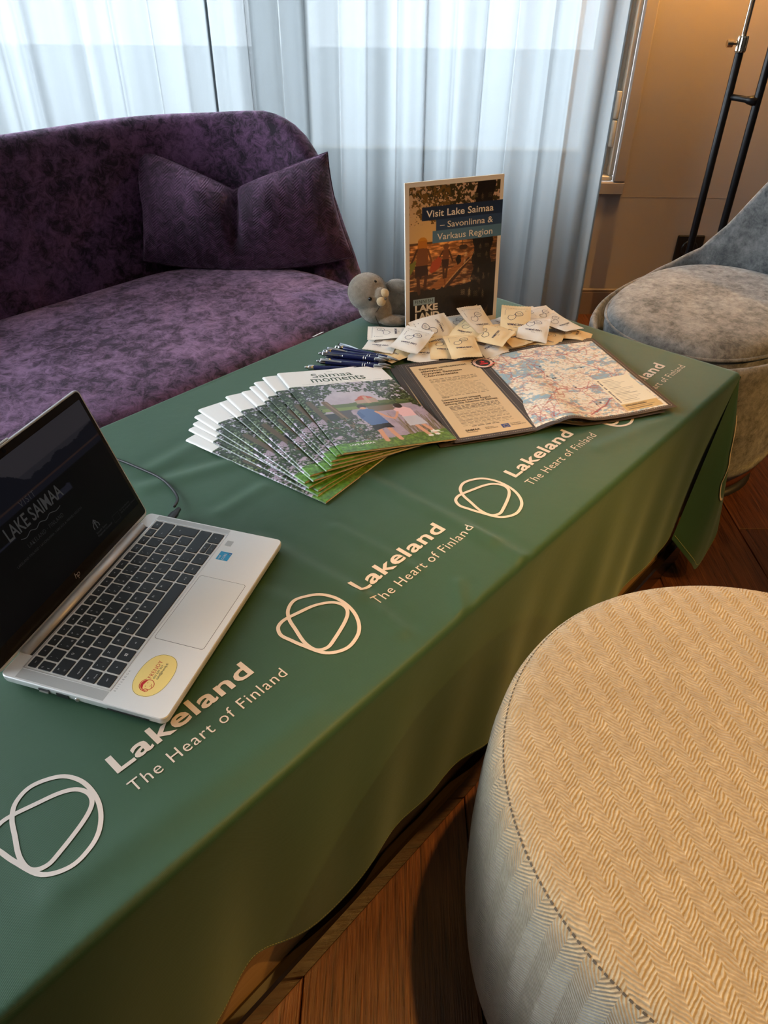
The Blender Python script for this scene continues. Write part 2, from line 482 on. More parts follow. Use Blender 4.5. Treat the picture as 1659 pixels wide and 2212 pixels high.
# ---- sheer curtains
m_cur = bpy.data.materials.new('sheer_curtain_fabric'); m_cur.use_nodes = True
n = NT(m_cur); n.n.remove(n.b)
tl = n.new('BsdfTranslucent'); df = n.new('BsdfDiffuse'); tr = n.new('BsdfTransparent')
for q in (tl, df): q.inputs[0].default_value = (0.212, 0.230, 0.240, 1)
m1 = n.new('MixShader'); m1.inputs[0].default_value = 0.30
n.l(tl.outputs[0], m1.inputs[1]); n.l(df.outputs[0], m1.inputs[2])
m2 = n.new('MixShader')
weave = n.noise(n.coord('Object', scale=(1, 1, 0.25)), 900, 2)
n.l(n.math('MULTIPLY_ADD', weave, 0.05, 0.94), m2.inputs[0])
n.l(tr.outputs[0], m2.inputs[1]); n.l(m1.outputs[0], m2.inputs[2])
n.l(m2.outputs[0], n.n['Material Output'].inputs[0])
def curtain(x0, x1, folds, seed, label):
    r = np.random.default_rng(seed)
    N = int((x1 - x0) * 190); x = np.linspace(x0, x1, N)
    zs = np.concatenate([np.linspace(0.012, 2.55, 44)])
    ph = np.cumsum(r.uniform(0.6, 1.4, N)); ph = ph / ph[-1] * folds * 2 * PI
    fade = np.clip(np.minimum(x - x0, x1 - x) / 0.06, 0, 1)
    amp = np.interp(x, np.linspace(x0, x1, 12), r.uniform(0.55, 1.25, 12))
    P = np.zeros((len(zs), N, 3))
    for k, z in enumerate(zs):
        s = 1 - 0.25 * (z / 2.55)
        wave = np.sin(ph + 0.10 * math.sin(1.3 * z + seed)) ; wave = np.sign(wave) * np.abs(wave) ** 0.8
        P[k, :, 0] = x + fade * (0.010 * np.sin(2 * ph + 0.3) + 0.008 * np.sin(ph * 0.37 + z))
        P[k, :, 1] = 2.47 + (0.25 + 0.75 * fade) * 0.042 * s * amp * wave + 0.012 * np.sin(ph * 2.3 + 1) + 0.003 * np.sin(ph * 5.1 + seed)
        P[k, :, 2] = z
    mb = MB(); mb.grid(P)
    root = thing('curtain', label, 'curtain', ((x0 + x1) / 2, 2.47, 0), 0, 'sheer window curtains')
    off = np.array(root.location)
    mb.v = [tuple(np.array(q) - off) for q in mb.v]
    mb.build('curtain_fabric', m_cur, root, True)
    hm = MB()
    for k_ in (0,):     # stitched bottom hem and the side hem, doubled cloth
        q = P[:2].copy(); q[0, :, 2] = 0.013; q[1, :, 2] = 0.075; q[:, :, 1] -= 0.0015
        hm.grid(q - off)
    for side in (0, -1):
        sl = slice(0, 2) if side == 0 else slice(-2, None)
        q = P[:, sl].copy(); q[:, :, 1] -= 0.0015; hm.grid(q - off)
    hm.build('hem', m_cur, root, True)
    return root
curtain(-2.62, -0.502, 10, 3, 'white sheer curtain panel behind the purple sofa, left of the narrow gap')
curtain(-0.512, 0.668, 7, 5, 'white sheer curtain panel behind the standing poster, reaching the lamp wall')

# ================================================================== table and tablecloth
A0, A1, B0, B1 = -0.42, 1.456, -1.0935, -0.3585
m_bead = mat('dark_plinth_wood', (0.012, 0.007, 0.004), 0.2, Coat_Weight=0.5)
m_tan = mat('table_side_veneer', srgb(176, 140, 98), 0.5); n = NT(m_tan)
n.l(n.mixc(n.noise(n.coord('Object', scale=(3, 60, 60)), 4, 4), srgb(160, 125, 86), srgb(190, 155, 110)), n.b.inputs['Base Color'])
tb = thing('coffee_table', 'long low table hidden under the green cloth, dark plinth showing below', 'table', tm((A0 + A1) / 2, (B0 + B1) / 2, -Z0), TABLE_YAW)
LA, LB = A1 - A0, B1 - B0
def tbox(name, a0, a1, b0, b1, z0, z1, m_, bev=0.002):
    q = MB(); q.box(((a0 + a1) / 2, -(b0 + b1) / 2, (z0 + z1) / 2), (a1 - a0, b1 - b0, z1 - z0), 0, bev)
    return q.build(name, m_, tb)
hx, hy = LA / 2, LB / 2
tbox('table_top', -hx + .006, hx - .006, -hy + .006, hy - .006, Z0 - 0.036, Z0 - 0.006, m_tan)
tbox('side_panel', -hx + .04, hx - .06, hy - .030, hy - .0145, 0.05, Z0 - 0.036, m_tan)
tbox('side_panel', -hx + .04, hx - .06, -hy + .0145, -hy + .030, 0.05, Z0 - 0.036, m_tan)
tbox('end_panel', hx - .078, hx - .06, -hy + .062, hy - .062, 0.06, Z0 - 0.036, m_tan)
tbox('end_panel', -hx + .04, -hx + .058, -hy + .062, hy - .062, 0.06, Z0 - 0.036, m_tan)
for sgn in (-1, 1):
    b0_, b1_ = (hy - .0135, hy + .0045) if sgn > 0 else (-hy - .0045, -hy + .0135)
    tbox('plinth', -hx + .03, hx - .045, b0_, b1_, 0.0, 0.060, m_bead, 0.004)
    a0_, a1_ = (hx - .094, hx - .045) if sgn > 0 else (-hx + .03, -hx + .079)
    tbox('plinth', a0_, a1_, -hy + .062, hy - .062, 0.0, 0.060, m_bead, 0.004)

CREASES = [((0.481, -0.66), (0.497, -0.48), 0.0032, 0.013), ((0.497, -0.48), (0.486, -0.400), 0.0028, 0.011),
           ((0.696, -0.66), (0.700, -0.42), 0.0030, 0.012), ((0.700, -0.45), (0.696, -0.362), 0.0034, 0.011),
           ((0.575, -0.60), (0.583, -0.46), 0.0018, 0.010), ((0.448, -0.88), (0.58, -0.838), 0.0036, 0.016),
           ((0.49, -0.915), (0.60, -0.925), 0.0030, 0.016), ((0.49, -0.747), (0.57, -0.75), 0.0024, 0.013),
           ((0.33, -0.39), (0.05, -0.42), 0.0016, 0.018), ((0.60, -0.40), (0.56, -0.365), 0.002, 0.008),
           ((1.02, -0.43), (1.20, -0.385), 0.0018, 0.014), ((0.40, -0.62), (0.44, -0.50), 0.0016, 0.014)]
def cloth_z(a, b):
    a = np.asarray(a, float); b = np.asarray(b, float)
    z = 0.0004 * np.sin(a * 9 + 1.1) * np.sin(b * 13) + 0.0003 * np.sin(a * 23 + b * 17) - 0.0005
    for (p0, p1, amp, wd) in CREASES:
        dx, dy = p1[0] - p0[0], p1[1] - p0[1]; L2 = dx * dx + dy * dy
        s = ((a - p0[0]) * dx + (b - p0[1]) * dy) / L2
        t_ = np.clip(s, 0, 1)
        d2 = (a - p0[0] - t_ * dx) ** 2 + (b - p0[1] - t_ * dy) ** 2
        sg = ((a - p0[0]) * dy - (b - p0[1]) * dx) / math.sqrt(L2)
        z = z + amp * np.exp(-d2 / wd ** 2) - 0.45 * amp * np.exp(-((sg - 1.6 * wd) ** 2 + (np.clip(np.abs(s - 0.5) - 0.5, 0, 9) ** 2) * L2) / wd ** 2)
    return z
def hem_z(a): return -0.330 + 0.009 * np.sin(a * 15.0 + 0.6) + 0.007 * np.sin(a * 33 + 1.0) - 0.010 * np.exp(-((a - 0.28) / 0.05) ** 2) + 0.022 * np.exp(-((a - 0.19) / 0.035) ** 2)
def side_off(a, d):     # outward swing of the hanging cloth, d = 0 at the edge .. 1 at the hem
    return d * (0.002 + 0.006 * np.sin(a * 21 + 0.4) + 0.005 * np.sin(a * 11.3 + 2)) + 0.004 * np.sin(a * 47 + d * 3) * d * (1 - 0.4 * d) + 0.006 * d * np.exp(-((a - 0.30) / 0.06) ** 2)
na = 330
av = np.linspace(A0, A1, na)
re = 0.010
cols = []
def near(a, d):
    if d < 0: raise ValueError
    zz = -re + (hem_z(a) + re) * d
    return B1 + side_off(a, d), zz
prof_near = [('s', d) for d in np.linspace(0, 1, 34)]
prof = [('f', d) for d in np.linspace(1, 0, 12)] + [('fr', k) for k in np.linspace(0, 1, 6)[1:-1]] + \
       [('t', b) for b in np.linspace(B0 + re, B1 - re, 150)] + [('nr', k) for k in np.linspace(0, 1, 6)[1:-1]] + prof_near
P = np.zeros((len(prof), na, 3))
endf = np.clip((av - (A1 - re)) / re, 0, 1)     # rounding over the far end
for i, (k, q) in enumerate(prof):
    if k == 't': b = np.full(na, q); z = cloth_z(av, b)
    elif k == 'nr':
        an = q * PI / 2; b = np.full(na, B1 - re + re * math.sin(an)); z = -re + re * math.cos(an) + cloth_z(av, b) * (1 - q)
    elif k == 'fr':
        an = (1 - q) * PI / 2; b = np.full(na, B0 + re - re * math.sin(an)); z = -re + re * math.cos(an)
    elif k == 's': b, z = near(av, q)
    else: b = B0 - side_off(av + 3, q) * 0.35; z = -re + (hem_z(av + 2) + re) * q
    z = z - re * (1 - np.sqrt(np.clip(1 - endf ** 2, 0, 1)))
    P[i] = tm_np(av, b, z)
m_cloth = mat('green_polyester_cloth', srgb(46, 74, 50), 0.5, Sheen_Weight=0.3, Sheen_Roughness=0.45); n = NT(m_cloth)
n.b.inputs['Sheen Tint'].default_value = (0.75, 0.95, 0.85, 1)
n.b.inputs['Specular IOR Level'].default_value = 0.4
tw = n.new('TexWave', wave_type='BANDS', bands_direction='DIAGONAL'); tw.inputs['Scale'].default_value = 420; tw.inputs['Distortion'].default_value = 0.4
n.l(n.coord('Object'), tw.inputs[0])
big = n.noise(n.coord('Object'), 9, 3)
n.l(n.mixc(big, srgb(40, 74, 50), srgb(46, 80, 54)), n.b.inputs['Base Color'])
n.bump(n.math('ADD', n.math('MULTIPLY', tw.outputs[1], 0.25), n.math('MULTIPLY', n.noise(n.coord('Object'), 60, 3), 0.9)), 0.16, 0.0025)
mb = MB(); mb.grid(P)
# far short side
bb = np.linspace(B0, B1, 70); dd = np.linspace(0, 1, 26)
Q = np.zeros((26, 70, 3))
def end_off(b, d): return d * (0.004 + 0.009 * np.sin(b * 19 + 1) + 0.006 * np.sin(b * 37))
for i, d in enumerate(dd):
    zz = -re + (-0.325 + 0.008 * np.sin(bb * 17) + re) * d
    Q[i] = tm_np(A1 + end_off(bb, d), bb, zz)
mb.grid(Q, 0, True)
# near short side (out of the picture)
for i, d in enumerate(dd):
    Q[i] = tm_np(A0 - end_off(bb, d), bb, -0.32 * d)
mb.grid(Q.copy())
# corner fold at the far near-side corner: a free flap of cloth
hemc = spline([(1.296, -0.349, -0.318), (1.312, -0.322, -0.352), (1.335, -0.306, -0.385), (1.362, -0.300, -0.414), (1.398, -0.299, -0.398), (1.452, -0.303, -0.362), (1.474, -0.325, -0.345), (1.478, -0.375, -0.335)], False, 7)
apex = np.array([1.452, -0.3600, -0.008])
nr_ = 40
FL = np.zeros((nr_, len(hemc), 3)); flapm = np.zeros((nr_, len(hemc), 3))
for i, s in enumerate(np.linspace(0, 1, nr_)):
    u_ = np.linspace(0, 1, len(hemc))
    q = apex + (hemc - apex) * s
    bulge = 0.016 * np.sin(PI * s) * np.sin(PI * np.clip(u_ * 1.05, 0, 1)) - 0.010 * np.sin(PI * s ** 0.8) * np.exp(-((u_ - 0.72) / 0.12) ** 2)
    q = q.copy(); q[:, 1] += bulge; q[:, 0] += 0.010 * np.sin(PI * s) * (u_ > 0.5) * (u_ - 0.5)
    flapm[i] = q; FL[i] = tm_np(q[:, 0], q[:, 1], q[:, 2])
mb.grid(FL)
mb.grid((FL + np.array([0, 0, -0.002]))[:, ::-1])
tc_root = thing('tablecloth', 'green printed tablecloth with white lettering covering the long low table', 'tablecloth', tm((A0 + A1) / 2, (B0 + B1) / 2, 0))
TCO = np.array(tc_root.location)
def under_cloth(mb_): mb_.v = [tuple(np.array(q) - TCO) for q in mb_.v]; return mb_
under_cloth(mb).build('cloth', m_cloth, tc_root, True)

# ---- printed lettering and emblems on the cloth
m_print = mat('white_cloth_print', srgb(214, 203, 194), 0.6)
def on_cloth(geo, name, lift=0.0007, sub=0.007):
    V, F = geo
    bm = bmesh.new()
    vs = [bm.verts.new((q[0], q[1], 0)) for q in V]
    for f in F:
        try: bm.faces.new([vs[i] for i in f])
        except ValueError: pass
    bmesh.ops.triangulate(bm, faces=bm.faces[:])
    for _ in range(3):
        le = [ed for ed in bm.edges if ed.calc_length() > sub]
        if not le: break
        bmesh.ops.subdivide_edges(bm, edges=le, cuts=1)
        bmesh.ops.triangulate(bm, faces=bm.faces[:])
    co = np.array([v.co[:] for v in bm.verts]); fs = [[v.index for v in f.verts] for f in bm.faces] if not bm.verts.index_update() else None
    bm.free()
    a, b = co[:, 0], co[:, 1]
    W = tm_np(a, b, cloth_z(a, b) + lift)
    q = MB(); q.add(W, fs); under_cloth(q)
    o = q.build(name, m_print, tc_root)
    bmx = bmesh.new(); bmx.from_mesh(o.data); bmesh.ops.recalc_face_normals(bmx, faces=bmx.faces[:])
    if sum(f.normal.z for f in bmx.faces) < 0: bmesh.ops.reverse_faces(bmx, faces=bmx.faces[:])
    bmx.to_mesh(o.data); bmx.free()
    return o
LOOP = [(.3878, -.5123), (.3826, -.5010), (.3850, -.487), (.3890, -.4700), (.3990, -.4420), (.4194, -.4293), (.4400, -.4320), (.4554, -.4415), (.4672, -.4587), (.4725, -.4790), (.4711, -.5017), (.4600, -.5210), (.4367, -.5319), (.4180, -.5270), (.4070, -.5135), (.4005, -.4950), (.3935, -.4720), (.3945, -.4540), (.4060, -.4465), (.4216, -.4499), (.4500, -.4605), (.4650, -.4705), (.4690, -.4830), (.4631, -.4963), (.4496, -.5049), (.4290, -.5110), (.4081, -.5165), (.3968, -.5168)]
for k in range(4):
    s = 0.3515 * k; x0 = 0.1484 + s
    flip = lambda g: (np.stack([g[0][:, 0], -g[0][:, 1]], 1), g[1])
    on_cloth(flip(text_fit('Lakeland', x0, x0 + 0.1757, 0.481, 0.505, 0.022, 1.06)), 'printed_name')
    on_cloth(flip(text_fit('The Heart of Finland', x0 - 0.001, x0 + 0.1995, 0.4507, 0.4651, -0.004, 1.12)), 'printed_slogan')
    lp = spline(np.array(LOOP) - np.array([0.3515 - s, 0]), True, 6)
    on_cloth(stroke(lp, 0.0046, True), 'printed_emblem')
# part of an emblem on the corner fold
ew = []
for (u_, s) in spline([(0.60, 0.20), (0.48, 0.28), (0.42, 0.36), (0.45, 0.42), (0.38, 0.48), (0.33, 0.53), (0.38, 0.58), (0.52, 0.62)], False, 6):
    i = s * (nr_ - 1); j = u_ * (len(hemc) - 1)
    ia, ja = int(i), int(j)
    q = flapm[ia, ja] * (1 - (i - ia)) * (1 - (j - ja)) + flapm[ia + 1, ja] * (i - ia) * (1 - (j - ja)) + flapm[ia, min(ja + 1, len(hemc) - 1)] * (1 - (i - ia)) * (j - ja) + flapm[ia + 1, min(ja + 1, len(hemc) - 1)] * (i - ia) * (j - ja)
    ew.append(q + np.array([0.0, 0.0022, 0]))
ew = np.array(ew); mb = MB()
dw = np.gradient(ew, axis=0); nx_ = np.stack([-dw[:, 2], 0 * dw[:, 1], dw[:, 0]], 1); nx_ /= np.linalg.norm(nx_, axis=1)[:, None]
G = np.stack([tm_np(*(ew + nx_ * 0.0024).T), tm_np(*(ew - nx_ * 0.0024).T)])
mb.grid(G); under_cloth(mb).build('printed_emblem', m_print, tc_root)
# ---- hem stitching: fine pale dashes just above the edge
mb = MB()
def dashes(W, Nrm, mbx, on=2, off=1, w_=0.0009):
    W = np.asarray(W); i = 0
    while i + on < len(W):
        a_, b_ = W[i], W[i + on]
        u3 = np.array([0, 0, w_])
        mbx.add([a_ - u3, b_ - u3, b_ + u3, a_ + u3], [(0, 1, 2, 3)])
        i += on + off
aa = np.linspace(A0 + 0.01, A1 - 0.02, 1500)
dashes(tm_np(aa, B1 + side_off(aa, 0.982) + 0.0010, -re + (hem_z(aa) + re) * 0.982), None, mb)
hs = hemc.copy(); hs = spline(hs, False, 5); hs = apex + (hs - apex) * 0.975; hs[:, 1] += 0.0028
dashes(tm_np(hs[:, 0], hs[:, 1], hs[:, 2]), None, mb)
under_cloth(mb).build('hem_stitching', mat('stitch_thread', srgb(190, 190, 130), 0.7), tc_root)
mb = MB(); mb.add([tm(1.000, B0 - 0.0005, -0.001), tm(1.030, B0 - 0.0005, 0.0), tm(1.032, B0 - 0.010, -0.006), tm(1.002, B0 - 0.010, -0.007), tm(1.000, B0 + 0.006, 0.0012), tm(1.030, B0 + 0.006, 0.0022)], [(0, 1, 2, 3), (4, 5, 1, 0)])
under_cloth(mb).build('care_tag', mat('white_tag', (0.8, 0.8, 0.78), 0.6), tc_root)

# ================================================================== upholstery materials
def velvet(name, dark, light, sheen_c, sheen=0.9, scale=14, rough=0.75, spread=(0.38, 0.66), dist=1.0):
    m = mat(name, dark, rough); n = NT(m)
    c = n.coord('Object')
    f1 = n.noise(c, scale, 10, 0.80, dist)
    f2 = n.noise(c, scale * 0.22, 3, 0.5, 0.4)
    f = n.math('ADD', n.math('MULTIPLY', f1, 0.72), n.math('MULTIPLY', f2, 0.28))
    mk = n.new('MapRange'); mk.inputs[1].default_value = spread[0]; mk.inputs[2].default_value = spread[1]
    n.l(f, mk.inputs[0]); k = mk.outputs[0]
    n.l(n.mixc(k, dark, light), n.b.inputs['Base Color'])
    n.l(n.math('MULTIPLY_ADD', k, sheen * 0.8, sheen * 0.2), n.b.inputs['Sheen Weight'])
    n.b.inputs['Sheen Roughness'].default_value = 0.5
    n.b.inputs['Sheen Tint'].default_value = (*sheen_c, 1)
    n.b.inputs['Specular IOR Level'].default_value = 0.25
    n.bump(n.math('ADD', f1, n.math('MULTIPLY', n.noise(c, 240, 2), 0.25)), 0.35, 0.004)
    return m
def chevron(n, p_, q_, band, pitch, slope=1.0):
    """herringbone stripes from two scalar coordinates (metres)"""
    tri = n.math('ABSOLUTE', n.math('SUBTRACT', n.math('MODULO', n.math('ADD', q_, 50 * band), 2 * band), band))
    ph = n.math('ADD', p_, n.math('MULTIPLY', tri, slope))
    return n.math('SINE', n.math('MULTIPLY', ph, 2 * PI / pitch))

# ================================================================== purple sofa
m_purple = velvet('crushed_purple_velvet', (0.010, 0.0028, 0.011), (0.140, 0.054, 0.134), (1.0, 0.70, 1.0), 0.95, 44, 0.6, (0.43, 0.60), 0.6)
so = thing('sofa', 'purple crushed-velvet sofa with a curved back, behind the table', 'sofa', tm(0.3, -1.5, -Z0), TABLE_YAW)
SOA, SOB = 0.3, -1.5
def so_pt(a, b, z): return (a - SOA, -(b - SOB), z + Z0)
path = [(a, -1.86) for a in np.linspace(-1.15, 1.0, 30)]
path += [(1.0 + 0.45 * math.sin(k / 26 * PI / 2), -1.40 - 0.46 * math.cos(k / 26 * PI / 2)) for k in range(1, 27)]
path += [(1.45 - 0.03 * ((b + 1.40) / 0.26) ** 2, b) for b in np.linspace(-1.385, -1.14, 14)]
path = np.array(path)
rim_tab = [(-1.90, .318), (-1.75, .318), (-1.693, .322), (-1.634, .324), (-1.601, .316), (-1.567, .300), (-1.531, .272), (-1.506, .238), (-1.467, .160), (-1.424, .066), (-1.392, .006), (-1.368, -.045), (-1.32, -.085), (-1.2, -.11), (-1.1, -.12)]
rz = np.interp(path[:, 1], [q[0] for q in rim_tab], [q[1] for q in rim_tab])
rz[:30] = 0.318
d = np.gradient(path, axis=0); d /= np.linalg.norm(d, axis=1)[:, None]
NO = np.stack([d[:, 1], -d[:, 0]], 1) * 1.0       # candidate outward
if NO[5, 1] > 0: NO = -NO
prof_rows = []
rows = 26
Psh = np.zeros((rows, len(path), 3))
for i in range(len(path)):
    a, b = path[i]; n_ = NO[i]; zt = rz[i]
    zt2 = max(zt, -0.13)
    sec = [(-0.055, -0.33), (-0.035, -0.28), (-0.02, -0.20), (-0.008, (zt2 - 0.2) * 0.5), (0.0, zt2 - 0.06), (0.002, zt2 - 0.03), (-0.004, zt2 - 0.012), (-0.016, zt2 - 0.002), (-0.028, zt2), (-0.042, zt2 - 0.004), (-0.053, zt2 - 0.016), (-0.058, zt2 - 0.035), (-0.064, zt2 - 0.08), (-0.085, min(zt2 - 0.1, 0.05)), (-0.10, min(zt2 - 0.12, -0.03)), (-0.11, -0.28)]
    sp = spline(np.array(sec), False, 3)
    sp = sp[np.linspace(0, len(sp) - 1, rows).astype(int)]
    for j, (o_, z_) in enumerate(sp):
        Psh[j, i] = so_pt(a + n_[0] * o_, b + n_[1] * o_, z_)
mb = MB(); mb.grid(Psh)
mb.build('backrest', m_purple, so, True)
# seat: rounded cushion inside the shell
inner = [(path[i, 0] - NO[i, 0] * 0.088, path[i, 1] - NO[i, 1] * 0.088) for i in range(0, len(path), 2)]
inner = [q for q in inner if q[1] < -1.27]
outline = inner + [tuple(q) for q in spline([(inner[-1][0], inner[-1][1]), (1.350, -1.21), (1.318, -1.155), (1.26, -1.132)], False, 5)[1:]] + [(a, -1.130) for a in np.linspace(1.2, -1.15, 40)]
outline = np.array(outline)
cen = outline.mean(0)
def poly_offset(pl, o_):
    dd_ = np.roll(pl, -1, 0) - np.roll(pl, 1, 0); dd_ /= np.linalg.norm(dd_, axis=1)[:, None]
    nn = np.stack([-dd_[:, 1], dd_[:, 0]], 1)
    if ((nn * (cen - pl)).sum(1)).mean() < 0: nn = -nn
    return pl + nn * o_
spine = np.stack([np.clip(outline[:, 0], -1.0, 1.02), np.full(len(outline), -1.45)], 1)
dist = np.linalg.norm(spine - outline, axis=1)[:, None]
rings = []
for o_, z_ in ((0.03, -0.22), (0.004, -0.19), (0.0, -0.11), (0.004, -0.08), (0.015, -0.052), (0.034, -0.034), (0.060, -0.025), (0.10, -0.019), (0.17, -0.014), (0.26, -0.011), (9, -0.010)):
    q_ = outline + (spine - outline) * np.minimum(o_ / dist, 0.999)
    rings.append([so_pt(q[0], q[1], z_) for q in q_])
mb = MB(); mb.loft(rings, False, False)
mb.build('seat', m_purple, so, True)
m_dark = mat('dark_base', (0.012, 0.010, 0.010), 0.5)
mb = MB(); mb.loft([[so_pt(q[0], q[1], -0.36) for q in poly_offset(outline, 0.03)], [so_pt(q[0], q[1], -0.20) for q in poly_offset(outline, 0.03)]], True, True)
mb.build('seat_base', m_purple, so)
for (a, b) in ((-0.9, -1.22), (1.15, -1.25), (-0.9, -1.72), (0.95, -1.72)):
    mb = MB(); mb.lathe([(0.014, 0), (0.024, 0.09)], 14)
    p_ = so_pt(a, b, -Z0); mb.build('leg', m_dark, so, True, loc=p_)

# ================================================================== purple pillow
m_pil = velvet('purple_herringbone_velvet', (0.022, 0.006, 0.020), (0.145, 0.050, 0.130), (1.0, 0.66, 0.97), 0.9, 34, 0.65, (0.44, 0.68))
n = NT(m_pil)
c = n.new('SeparateXYZ'); n.l(n.coord('Object'), c.inputs[0])
hb = chevron(n, c.outputs[2], c.outputs[0], 0.016, 0.0062, 0.8)
old = n.b.inputs['Normal'].links[0].from_node
h0 = old.inputs['Height'].links[0].from_socket
n.l(n.math('ADD', h0, n.math('MULTIPLY', hb, 0.42)), old.inputs['Height'])
bc = n.b.inputs['Base Color'].links[0].from_socket
n.l(n.mixc(n.math('MULTIPLY_ADD', hb, 0.22, 0.24), bc, (0.006, 0.002, 0.007)), n.b.inputs['Base Color'])
nu, nv = 90, 60
U, V = np.meshgrid(np.linspace(-1, 1, nu), np.linspace(0, 1, nv))
TL, TR, BL, BR = map(np.array, ((-.640, 2.035, .258), (-.150, 2.02, .246), (-.632, 1.93, .000), (-.085, 1.945, .010)))
s_ = ((U + 1) / 2)[..., None]; v_ = V[..., None]
base = (BL * (1 - s_) + BR * s_) * (1 - v_) + (TL * (1 - s_) + TR * s_) * v_
dip = np.clip(1 - np.abs(U) ** 0.92, 0, 1)
base[..., 2] -= 0.100 * dip * V ** 2.0
base[..., 2] -= 0.030 * (1 - U ** 2) * (1 - V) ** 2
side = (4 * V * (1 - V))
base[..., 0] += np.sign(U) * np.abs(U) ** 6 * side * -0.012
crease = np.exp(-((U + 0.10 * (1 - V) - 0.03) / 0.050) ** 2) * np.clip((V - 0.12) / 0.55, 0, 1)
th = 0.092 * np.clip(1 - np.abs(U) ** 3.2, 0, 1) ** 0.55 * np.clip(4 * V * (1 - V), 0, 1) ** 0.50
th = th * (1 + 0.35 * np.exp(-((np.abs(U) - 0.30) / 0.22) ** 2) * V) * (1 - 0.80 * crease)
wr = 0.0035 * np.sin(U * 17 + V * 9) * np.abs(U) ** 4 + 0.003 * np.sin(V * 21 + U * 5) * np.abs(U) ** 6
nrm = np.array([0.02, -0.95, 0.30])
front = base + nrm * (th + wr * (th > 0.004))[..., None]
backp = base - nrm * (th * 0.08)[..., None]
PO = np.array([-0.36, 1.95, 0.0])
pl_root = thing('throw_pillow', 'purple herringbone velvet pillow with a dented top, on the sofa', 'pillow', (PO[0], PO[1], Z0 - 0.016))
sh = lambda A: A - np.array([PO[0], PO[1], -0.016])
mb = MB(); mb.grid(sh(front)); mb.grid(sh(backp), 0, True)
o = mb.build('pillow_cover', m_pil, pl_root, True)
bm = bmesh.new(); bm.from_mesh(o.data); bmesh.ops.remove_doubles(bm, verts=bm.verts[:], dist=0.0004); bm.to_mesh(o.data); bm.free()
edge = np.concatenate([base[0], base[1:, -1], base[-1, ::-1][1:], base[::-1, 0][1:-1]])
mb = MB(); mb.tube([tuple(q) for q in sh(edge)] + [tuple(sh(edge)[0])], 0.0016, 6)
mb.build('seam', m_pil, pl_root, True)

# ================================================================== round pouf
m_pouf = mat('beige_herringbone_fabric', (0.4, 0.37, 0.32), 0.85, Sheen_Weight=0.35); n = NT(m_pouf)
def pouf_fabric(m, side):
    n = NT(m); cc = n.coord('Object'); c = n.new('SeparateXYZ'); n.l(cc, c.inputs[0])
    x, y, z = c.outputs
    if side:
        q_ = n.math('MULTIPLY', n.math('ARCTAN2', y, x), 0.305); p_ = z
        hb = chevron(n, p_, q_, 0.019, 0.0046, 1.0)
    else:
        ca, sa = math.cos(-1.40), math.sin(-1.40)
        p_ = n.math('ADD', n.math('MULTIPLY', x, ca), n.math('MULTIPLY', y, sa))
        q_ = n.math('ADD', n.math('MULTIPLY', x, -sa), n.math('MULTIPLY', y, ca))
        jit = n.noise(cc, 26, 2); p_ = n.math('ADD', p_, n.math('MULTIPLY', jit, 0.012)); q_ = n.math('ADD', q_, n.math('MULTIPLY', n.noise(cc, 60, 2), 0.006))
        hb = chevron(n, p_, q_, 0.0135, 0.0048, 0.95)
    worn = n.noise(cc, 16, 6, 0.7, 0.8); fine = n.noise(cc, 420, 3, 0.6); fine2 = n.noise(cc, 130, 4, 0.7)
    amt = n.math('MULTIPLY', n.math('MULTIPLY_ADD', hb, 0.5, 0.5), n.math('MULTIPLY_ADD', worn, 1.5, -0.25))
    f = n.math('ADD', n.math('MULTIPLY', amt, 0.42), n.math('MULTIPLY', fine2, 0.64))
    n.l(n.ramp(f, [(0.12, (0.21, 0.160, 0.092)), (0.50, (0.38, 0.305, 0.190)), (0.85, (0.61, 0.52, 0.36))]), n.b.inputs['Base Color'])
    n.bump(n.math('ADD', n.math('MULTIPLY', hb, 0.5), n.math('MULTIPLY', fine, 0.8)), 0.55, 0.0022)
pouf_fabric(m_pouf, False)
m_poufs = mat('beige_herringbone_side', (0.4, 0.37, 0.32), 0.85, Sheen_Weight=0.5); pouf_fabric(m_poufs, True)
PX, PY = 0.415, 0.433
pf = thing('pouf', 'round beige herringbone pouf standing on the floor beside the table', 'pouf', (PX, PY, 0))
mb = MB(); mb.lathe([(0.002, Z0 + 0.006), (0.12, Z0 + 0.0055), (0.20, Z0 + 0.0045), (0.25, Z0 + 0.002), (0.275, Z0 - 0.001), (0.286, Z0 - 0.005), (0.2900, Z0 - 0.009)], 128, cap0=True, cap1=False)
mb.build('seat_top', m_pouf, pf, True)
mb = MB(); mb.lathe([(0.2900, Z0 - 0.009), (0.2945, Z0 - 0.0135), (0.300, Z0 - 0.028), (0.305, Z0 - 0.06), (0.309, Z0 - 0.12), (0.311, Z0 - 0.20), (0.309, 0.16), (0.302, 0.09), (0.292, 0.050), (0.278, 0.034)], 128, cap0=False, cap1=True)
mb.build('side_cover', m_poufs, pf, True)
mb = MB()
R_, H_ = 0.2902, Z0 - 0.0085
for i in range(300):
    a = 2 * PI * i / 300; b = a + 2 * PI / 300 * 0.6
    mb.add([(R_ * math.cos(a) * k, R_ * math.sin(a) * k, H_ + dz) for k, dz in ((0.9985, 0.0006), (1.0035, -0.0012))] + [(R_ * math.cos(b) * k, R_ * math.sin(b) * k, H_ + dz) for k, dz in ((1.0035, -0.0012), (0.9985, 0.0006))], [(0, 1, 2, 3)])
mb.build('seam_stitching', mat('dark_thread', (0.08, 0.065, 0.045), 0.8), pf)
mb = MB(); mb.lathe([(0.262, 0.0), (0.266, 0.004), (0.266, 0.036)], 64); mb.build('plinth', m_dark, pf, True)

